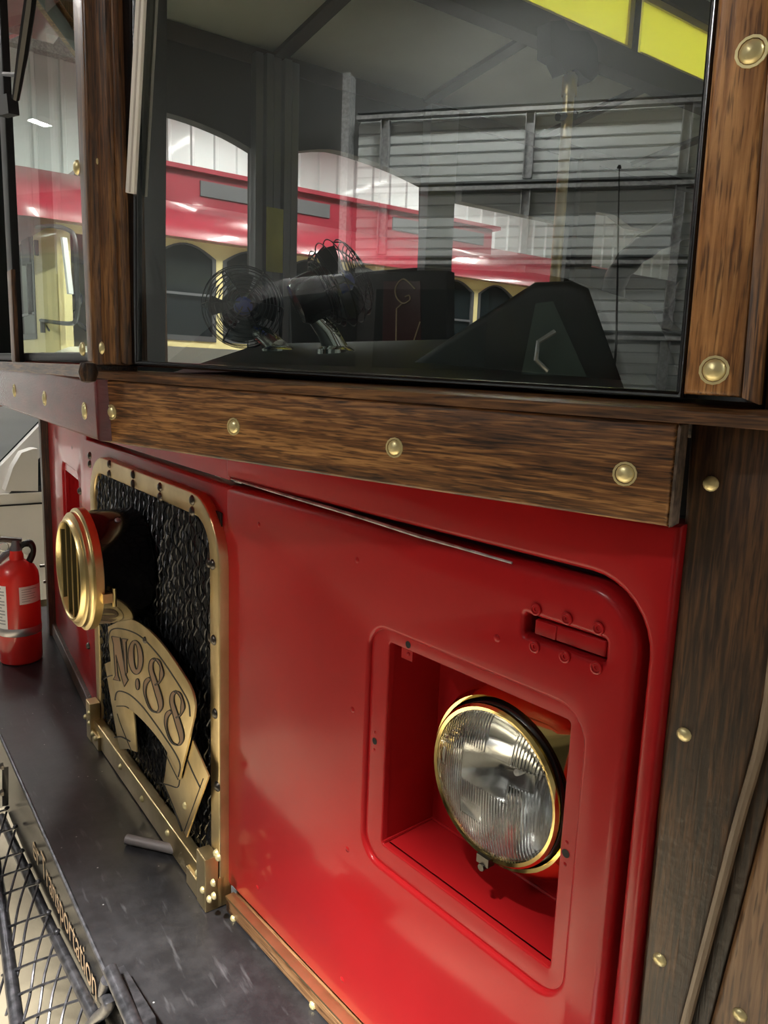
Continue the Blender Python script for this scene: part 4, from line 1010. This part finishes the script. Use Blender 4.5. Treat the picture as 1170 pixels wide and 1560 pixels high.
# ------------------------------------------------------------------ fans on the dash
def fan(label, base, hub, axis, R, stem_px, depth_b):
    b = FB.px(*base, depth_b); M = FB.M @ Matrix.Translation(b)
    h = FB.px(*hub, depth_b - .0) - b
    t = thing('dash_fan', label, 'fan', M, 'small fans standing on the dash')
    MB().lathe([(.026, -.004), (.026, .004), (.018, .009), (0, .009)], (0, 0, 0), (0, 0, 1), 20).build('base', 'chrome', t, M=M)
    ax = Vector(axis).normalized(); x = ax.cross(Vector((0, 0, 1))).normalized(); y = ax.cross(x)
    mo = h - ax * .066
    top = mo + ax * .02 - Vector((0, 0, .018))
    MB().tube([(0, 0, .004), Vector((top.x * .35, top.y * .35, top.z * .55)), top], [.017, .0145, .008], 14).build('stem', 'chrome', t, M=M)
    MB().lathe([(0, -.002), (.026, 0), (.032, .008), (.032, .05), (.024, .058), (.006, .062), (.006, .08)], mo, ax, 24).build('motor', 'black_gloss', t, M=M)
    cg = MB()
    for k in range(9):
        f = k / 8.; r = R * (.25 + .75 * f); off = .030 * math.sqrt(max(0, 1 - (.25 + .75 * f) ** 2))
        for s in (1, -1):
            cg.tube([h + ax * (s * (off + .006)) + (x * math.cos(a) + y * math.sin(a)) * r for a in [2 * math.pi * i / 40 for i in range(40)]], .0009, 4, closed=True)
    for i in range(6):
        a = 2 * math.pi * i / 6
        for s in (1, -1):
            cg.tube([h + ax * (s * (.006 + .030 * math.sqrt(max(0, 1 - q * q)))) + (x * math.cos(a) + y * math.sin(a)) * R * q for q in (.12, .4, .7, .9, 1.)], .0011, 4)
    cg.build('cage', 'wire_black', t, M=M)
    bl = MB()
    for i in range(4):
        a0 = 2 * math.pi * i / 4
        vs = []
        for q in (.15, .5, .85):
            for da, o in ((-.35, -.010), (0, 0), (.35, .010)):
                a = a0 + da * (1 if q > .2 else .6); vs.append(h + ax * o + (x * math.cos(a) + y * math.sin(a)) * R * q)
        bl.add(vs, [(0, 1, 4, 3), (1, 2, 5, 4), (3, 4, 7, 6), (4, 5, 8, 7)])
    bl.build('blades', 'black_rubber', t, M=M)
    MB().lathe([(.014, -.012), (.014, .012), (.008, .018), (0, .018)], h, ax, 16).build('hub', 'blue', t, M=M)
fan('black fan with chrome stem in the middle of the dash, cage edge-on', (512, 538), (518, 432), (-.55, -.685, .46), .0575, None, -.26)
fan('black fan with blue hub at the left end of the dash, cage facing', (425, 537), (370, 468), (-.75, .62, .12), .062, None, -.30)

# ------------------------------------------------------------------ fire extinguisher on the deck
def extinguisher():
    b = BUS.hit(33, 1004, 2, ZD); M = BUS.M @ Matrix.Translation((b.x, b.y, ZD)) @ Matrix.Rotation(math.radians(0), 4, 'Z')
    t = thing('fire_extinguisher', 'red fire extinguisher with silver band and white labels standing on the black step', 'fire extinguisher', M)
    R = .0565; hh = .272
    MB().lathe([(0, .002), (R * .9, .0), (R * .98, .004), (R, .012), (R, hh - .03), (R * .96, hh - .012), (R * .8, hh + .006), (R * .5, hh + .018), (.019, hh + .024), (.018, hh + .05), (0, hh + .05)], (0, 0, 0), (0, 0, 1), 48).build('cylinder', 'ext_red', t, M=M)
    MB().lathe([(R + .0006, .085), (R + .0012, .086), (R + .0012, .107), (R + .0006, .108)], (0, 0, 0), (0, 0, 1), 48).build('band', 'silver_band', t, M=M)
    # direction of the viewer in local axes
    vd = (M.inverted() @ CAM); va = math.atan2(vd.y, vd.x)
    def label(a0, a1, z0, z1, mat, r, parent, name='label'):
        n = 10; vs = []; fs = []
        for i in range(n + 1):
            a = va + math.radians(a0 + (a1 - a0) * i / n)
            for z in (z0, z1): vs.append((r * math.cos(a), r * math.sin(a), z))
        for i in range(n): fs.append((2 * i, 2 * i + 2, 2 * i + 3, 2 * i + 1))
        return MB().add(vs, fs).build(name, mat, parent, M=M)
    la = label(2, 75, .178, .228, 'label_white', R + .0007, t)
    for k, w in enumerate((50, 30, 44, 40, 46, 25)): label(8, 8 + w * .9, .219 - k * .0068, .2208 - k * .0068, 'label_grey', R + .0011, la, 'label_line')
    lb = label(-80, -32, .108, .232, 'label_white', R + .0007, t)
    for k in range(12): label(-72, -72 + (34 if k % 3 else 24), .222 - k * .0092, .2262 - k * .0092, 'label_grey', R + .0011, lb, 'label_line')
    # valve, handles, hose
    r2 = Vector((-math.sin(va), math.cos(va), 0))      # to the viewer's right
    O = Vector((0, 0, hh + .045))
    v = MB().lathe([(.017, -.01), (.017, .012), (.012, .02), (.012, .034), (0, .034)], O, (0, 0, 1), 16).build('valve', 'metal_grey', t, M=M)
    MB().tube([O + r2 * .015 + Vector((0, 0, .030)), O - r2 * .03 + Vector((0, 0, .038)), O - r2 * .062 + Vector((0, 0, .036))], [.009, .008, .006], 8).build('upper_lever', 'rib_brown', t, M=M)
    MB().tube([O + r2 * .01 + Vector((0, 0, .012)), O - r2 * .025 + Vector((0, 0, -.004)), O - r2 * .066 + Vector((0, 0, -.045))], [.008, .010, .007], 8).build('lower_handle', 'metal_grey', t, M=M)
    ring = [O - r2 * .030 + Vector((0, 0, .016)) + r2 * .012 * math.cos(a) + Vector((0, 0, .012)) * math.sin(a) for a in [2 * math.pi * k / 16 for k in range(16)]]
    MB().tube(ring, .0016, 6, closed=True).build('pull_ring', 'chrome', t, M=M)
    MB().tube(smooth_path([O + r2 * .014 + Vector((0, 0, .016)), O + r2 * .034 + Vector((0, 0, .024)), O + r2 * .042 + Vector((0, 0, .010)), O + r2 * .040 + Vector((0, 0, -.012)), O + r2 * .030 + Vector((0, 0, -.034))], 5), .0095, 10).build('hose', 'black_rubber', t, M=M)
    g = O + r2 * .026 + Vector((math.cos(va) * .014, math.sin(va) * .014, .006)); MB().lathe([(.011, -.004), (.011, .004), (0, .004)], g, (math.cos(va), math.sin(va), 0), 16).build('gauge', 'chrome', t, M=M)
extinguisher()

# ------------------------------------------------------------------ the yellow trolley beyond
def trolley():
    U, V0, UB = 6.4, -1.46, 8.8; VE = -9.5; Z0, ZE = -1.15, 1.115
    t = thing('trolley', 'cream yellow trolley with red roof and clerestory parked beyond the bus', 'trolley', Fr(7.6, -5, 0, -H).M)
    # near side with arched windows
    wins = []
    v = -2.22
    for k in range(11):
        a = v - .60 * k; b_ = a - .535
        arch = [(b_, .235), (a, .235), (a, .93)] + [(a - .535 * i / 10, .93 + .11 * math.sin(math.pi * i / 10)) for i in range(1, 10)] + [(b_, .93)]
        wins.append(arch)
    dw = [(-2.05, .06), (-1.56, .06), (-1.56, 1.0), (-2.05, 1.0)]
    fn = lambda x, z, y: Vector((U - y, x, z))
    sd = MB().plate([(VE, Z0), (V0, Z0), (V0, ZE), (VE, ZE)], wins + [dw], y0=-.04, y1=0, bev=0, fn=fn).build('body_side', 'cream', t, BUS)
    for w in wins:
        cx = sum(p[0] for p in w) / len(w); cz = sum(p[1] for p in w) / len(w)
        inn = [(cx + (x - cx) * .87, cz + (z - cz) * .93) for x, z in w]
        f = MB().plate(w, [inn], y0=-.03, y1=.008, fn=fn).build('window_frame', 'window_frame_grey', sd, BUS)
        MB().plate(inn, y0=-.022, y1=-.015, fn=fn).build('window_pane', 'far_glass', f, BUS)
        MB().box(U - .006, U - .001, min(p[0] for p in inn), max(p[0] for p in inn), .615, .635).build('sash_bar', 'metal_grey', f, BUS)
    # arched face panel lines between windows
    MB().box(U - .012, U, VE, V0, ZE - .05, ZE).build('eave_strip', 'rib_brown', sd, BUS)
    MB().box(U - .012, U, VE, V0, .10, .14).build('belt_strip', 'cream', sd, BUS)
    MB().box(U - .012, U, VE, V0, -.45, .02).build('lower_band', 'red_paint', sd, BUS)
    # front
    fr2 = lambda x, z, y: Vector((x, V0 + y, z))
    def FP_(x, y): p = BUS.hit(x, y, 1, V0); return (p.x, p.z)
    wa = FP_(61, 508); wt = FP_(46, 330)
    ws = [(7.22, .205), (7.22, 1.12)] + [(7.22 + .75 * i / 8, 1.12 + .16 * math.sin(math.pi / 2 * i / 8)) for i in range(1, 9)] + [(7.97, .205)]
    ft = MB().plate([(U, Z0), (UB, Z0), (UB, ZE), (8.1, ZE + .28), (7.1, ZE + .28), (U, ZE)], [ws], y0=-.04, y1=0, fn=fr2).build('body_front', 'cream', t, BUS)
    inn = [(x + (.04 if x < 7.5 else -.03), z + (.05 if z < .5 else -.05)) for x, z in ws]
    f = MB().plate(ws, [inn], y0=-.03, y1=.01, fn=fr2).build('windscreen_frame', 'window_frame_grey', ft, BUS)
    MB().plate(inn, y0=-.02, y1=-.012, fn=fr2).build('windscreen_pane', 'far_glass', f, BUS)
    MB().box(7.26, 7.94, V0 - .008, V0 - .003, .42, .44).build('sash_bar', 'metal_grey', f, BUS)
    MB().box(7.42, 7.46, V0 - .01, V0 + .02, .42, 1.0).box(7.30, 7.62, V0 - .01, V0 + .02, .85, 1.12).build('wiper_motor', 'black_matte', f, BUS)
    MB().box(6.98, 7.05, V0, V0 + .012, .05, .09).box(U, 7.1, V0, V0 + .012, .04, .052).build('panel_joint', 'rib_brown', ft, BUS)
    MB().plate([(6.9, .03), (8.4, .03), (8.4, -.6), (6.6, -.6), (6.7, -.05)], y0=0, y1=.012, fn=fr2).build('front_band', 'red_paint', ft, BUS)
    MB().box(UB - .02, UB, VE, V0, Z0, ZE).build('body_side', 'cream', t, BUS)
    MB().box(U, UB, VE, VE + .05, Z0, ZE).build('body_rear', 'cream', t, BUS)
    # roof: curved eaves swept along, front dome
    prof = [(6.28, 1.06), (6.30, 1.13), (6.42, 1.24), (6.62, 1.36), (6.86, 1.44), (7.2, 1.60), (7.6, 1.68), (8.0, 1.60), (8.34, 1.44), (8.58, 1.36), (8.78, 1.24), (8.9, 1.13), (8.92, 1.06)]
    front = [(0, 1.0), (.22, .985), (.32, .93)]
    vs = []; fs = []; n = len(prof); st = [(VE, 1.), (V0 + .05, 1.), (V0 + .22, .99), (V0 + .34, .95), (V0 + .38, .90)]
    for vv, s in st:
        for u, z in prof: vs.append((7.6 + (u - 7.6) * s, vv, 1.06 + (z - 1.06) * s))
    for i in range(len(st) - 1):
        for k in range(n - 1): fs.append((i * n + k, i * n + k + 1, (i + 1) * n + k + 1, (i + 1) * n + k))
        fs.append((i * n, i * n + n - 1, (i + 1) * n + n - 1, (i + 1) * n))
    fs.append(tuple(range((len(st) - 1) * n, len(st) * n)))
    rf = MB().add(vs, fs).build('roof', 'red_roof_paint', t, BUS, smooth=50)
    # clerestory box
    c = MB().box(6.9, 8.3, -6.44, -2.0, 1.40, 1.735).build('clerestory', 'red_roof_paint', t, BUS)
    MB().box(6.84, 8.36, -6.52, -1.95, 1.735, 1.775).build('clerestory_roof', 'red_roof_paint', c, BUS)
    for a, b_ in ((-2.82, -3.35), (-3.62, -4.19), (-4.98, -5.55), (-5.72, -6.30)):
        MB().box(6.885, 6.902, b_, a, 1.545, 1.675).build('clerestory_window', 'window_frame_grey', c, BUS)
    # mirror on a black loop, side door opening with the steering wheel
    def mp(x, y, v=V0 + .22): return BUS.hit(x, y, 1, v)
    m = MB().tube(smooth_path([mp(52, 347, V0 + .01), mp(75, 344), mp(103, 350), mp(114, 365), mp(117, 420), mp(118, 460), mp(116, 485), mp(104, 493), mp(62, 488, V0 + .01)], 4), .014, 8).build('mirror_arm', 'black_rubber', ft, BUS)
    p, q = mp(93, 362, V0 + .30), mp(104, 448, V0 + .30)
    mp_ = [mp(x, y, V0 + .30) for x, y in ((92, 362), (95, 361), (105, 447), (102, 448))]
    MB().hexa(mp_, [k + Vector((.012, -.03, 0)) for k in mp_]).build('mirror', 'label_white', m, BUS)
    MB().box(7.02, 7.06, V0, V0 + .03, .88, 1.0).build('mirror_foot', 'black_rubber', m, BUS); MB().box(6.9, 6.95, V0, V0 + .03, .25, .36).build('mirror_foot', 'black_rubber', m, BUS)
    cw = BUS.hit(98, 475, 0, U + .35); a = Vector((-.2, .8, .55)).normalized(); x = a.cross(Vector((0, 0, 1))).normalized(); yv = a.cross(x)
    MB().tube([cw + (x * math.cos(k) + yv * math.sin(k)) * .19 for k in [2 * math.pi * i / 32 for i in range(32)]], .016, 8, closed=True).tube([cw, cw + x * .19], .012, 6).tube([cw, cw - x * .19], .012, 6).tube([cw, cw - a * .5], .02, 8).build('steering_wheel', 'black_rubber', t, BUS)
    MB().box(U + .05, UB - .05, VE + .1, V0 - .06, -.85, -.8).build('trolley_floor', 'black_matte', t, BUS)
    for u in (6.7, 8.5):
        for v in (-2.9, -8.2):
            MB().lathe([(.20, -.11), (.40, -.11), (.44, -.07), (.44, .07), (.40, .11), (.20, .11), (.18, .03), (0, .03)], (u, v, FLOOR + .44), (1, 0, 0), 28).build('wheel', 'black_rubber', t, BUS)
trolley()

# ------------------------------------------------------------------ cars
def wheel(parent, u, v, ax, r=.36):
    MB().lathe([(.20, -.1), (r * .9, -.1), (r, -.06), (r, .06), (r * .9, .1), (.20, .1), (.18, .03), (0, .03)], (u, v, FLOOR + r), ax, 28).build('wheel', 'black_rubber', parent, BUS)
def white_car():
    U = 4.05
    t = thing('car', 'white pickup truck parked between the bus and the yellow trolley', 'car', Fr(4.95, -1.4, 0, -H).M)
    # side profile in (v, z): bonnet to the front (+v)
    low = [(1.25, -1.20), (1.30, -.85), (1.22, -.74), (.30, -.67), (-.40, -.64), (-3.7, -.64), (-3.75, -.6), (-3.75, -1.15), (-2.9, -1.2), (.2, -1.2)]
    def ext(name, mat, pts, u0, u1, par, tuck=0., zref=0.):
        f = lambda x, z, u: Vector((u, x, z)); n = len(pts)
        a = [Vector((u0 + tuck * max(0, z - zref), x, z)) for x, z in pts]; b = [Vector((u1 - tuck * max(0, z - zref), x, z)) for x, z in pts]
        mb = MB().add(a + b, [(i, (i + 1) % n, n + (i + 1) % n, n + i) for i in range(n)])
        P, tri = fill([pts])
        for u, s in ((u0, 1), (u1, -1)): mb.add([Vector((u + s * tuck * max(0, p.y - zref), p.x, p.y)) for p in P], tri)
        return mb.build(name, mat, par, BUS, smooth=25)
    body = ext('body', 'white_car_paint', low, U, U + 1.85, t)
    cab = [(-.50, -.64), (-1.18, .04), (-1.36, .12), (-2.4, .12), (-2.55, .05), (-2.65, -.64)]
    c = ext('cab', 'white_car_paint', cab, U + .02, U + 1.83, t, .22, -.64)
    win = [(-.70, -.61), (-1.28, .0), (-1.72, .0), (-1.72, -.61)]; win2 = [(-1.80, -.61), (-1.80, .0), (-2.40, .0), (-2.52, -.61)]
    f = lambda x, z, y: Vector((U + .02 + .22 * (z + .64) - y, x, z))
    for w in (win, win2):
        g = MB().plate(w, y0=-.01, y1=.006, fn=f).build('side_window', 'far_glass', c, BUS)
        w0 = [(sum(p[0] for p in w) / 4 + (p[0] - sum(q[0] for q in w) / 4) * 1.06, sum(p[1] for p in w) / 4 + (p[1] - sum(q[1] for q in w) / 4) * 1.1) for p in w]
        MB().plate(w0, [w], y0=-.01, y1=.008, fn=f).build('window_seal', 'black_rubber', g, BUS)
    ws = [Vector((u, v, z)) for u, v, z in ((U + .10, -.55, -.60), (U + 1.75, -.55, -.60), (U + 1.64, -1.15, .0), (U + .21, -1.15, .0))]
    off = Vector((0, .7, .7)) * .014
    MB().hexa([p + off for p in ws], [p - off for p in ws]).build('windscreen', 'far_glass', c, BUS)
    # mirror in the corner of the door window
    P = lambda x, y: BUS.hit(x, y, 0, U - .08)
    q = [P(x, y) for x, y in ((8, 748), (20, 712), (33, 690), (50, 684), (58, 684), (58, 748))]
    n = len(q); MB().add(q + [p + Vector((.09, 0, 0)) for p in q], [tuple(range(n)), tuple(range(n, 2 * n))[::-1]] + [(i, (i + 1) % n, n + (i + 1) % n, n + i) for i in range(n)]).build('door_mirror', 'white_car_paint', body, BUS)
    MB().box(U - .004, U + .01, -2.6, -.45, -.70, -.692).box(U - .004, U + .01, -.405, -.395, -1.1, -.66).build('door_joint', 'black_rubber', body, BUS)
    for v in (.62, -2.95):
        wheel(t, U + .12, v, (1, 0, 0)); wheel(t, U + 1.72, v, (1, 0, 0))
white_car()
def black_truck():
    V = 2.6
    t = thing('pickup_truck', 'black pickup truck with a whip aerial, parked across the garage door', 'truck', Fr(1.2, 3.5, 0, -H).M)
    def ext(name, mat, pts, v0, v1, par, tuck=0., zref=0.):
        n = len(pts)
        a = [Vector((x, v0 + tuck * max(0, z - zref), z)) for x, z in pts]; b = [Vector((x, v1 - tuck * max(0, z - zref), z)) for x, z in pts]
        mb = MB().add(a + b, [(i, (i + 1) % n, n + (i + 1) % n, n + i) for i in range(n)])
        P, tri = fill([pts])
        for v, s in ((v0, 1), (v1, -1)): mb.add([Vector((p.x, v + s * tuck * max(0, p.y - zref), p.y)) for p in P], tri)
        return mb.build(name, mat, par, BUS, smooth=25)
    low = [(3.9, -1.1), (3.95, -.55), (3.8, -.28), (2.75, -.10), (.2, -.06), (-1.4, -.10), (-1.45, -.9), (-1.3, -1.1)]
    body = ext('body', 'black_car_paint', low, V, V + 1.9, t)
    cab = [(2.80, -.09), (2.62, .02), (2.11, .42), (1.95, .47), (1.243, .525), (.70, .50), (.55, .475), (.445, .43), (.244, -.03), (.22, -.06)]
    c = ext('cab', 'black_car_paint', cab, V, V + 1.88, t, .10, .0)
    f = lambda x, z, y: Vector((x, V + .10 * max(0, z) - y, z))
    for w in ([(2.46, .04), (2.05, .37), (1.55, .42), (1.55, .04)], [(1.46, .04), (1.46, .42), (.90, .42), (.90, .04)], [(.72, .03), (.68, .36), (.60, .37), (.42, .03)]):
        MB().plate(w, y0=-.01, y1=.006, fn=f).build('side_window', 'far_glass' if w[0][0] > .8 else 'tinted_window', c, BUS)
    MB().tube([(.60, V - .01, .05), (.655, V - .04, .10), (.65, V - .04, .18), (.58, V - .01, .23)], .012, 8).build('grab_handle', 'chrome', c, BUS)
    a = MB().tube([(.30, V + .05, -.08), (.30, V + .05, .18), (.355, V + .05, .955)], [.008, .006, .003], 6).dome((.355, V + .05, .95), (0, 0, 1), .010, .014).build('aerial', 'black_rubber', t, BUS)
    for u in (3.2, -.7):
        for v in (V + .12, V + 1.78): MB().lathe([(.20, -.1), (.36, -.1), (.40, -.06), (.40, .06), (.36, .1), (.20, .1), (.18, .03), (0, .03)], (u, v, FLOOR + .40), (0, 1, 0), 28).build('wheel', 'black_rubber', t, BUS)
black_truck()
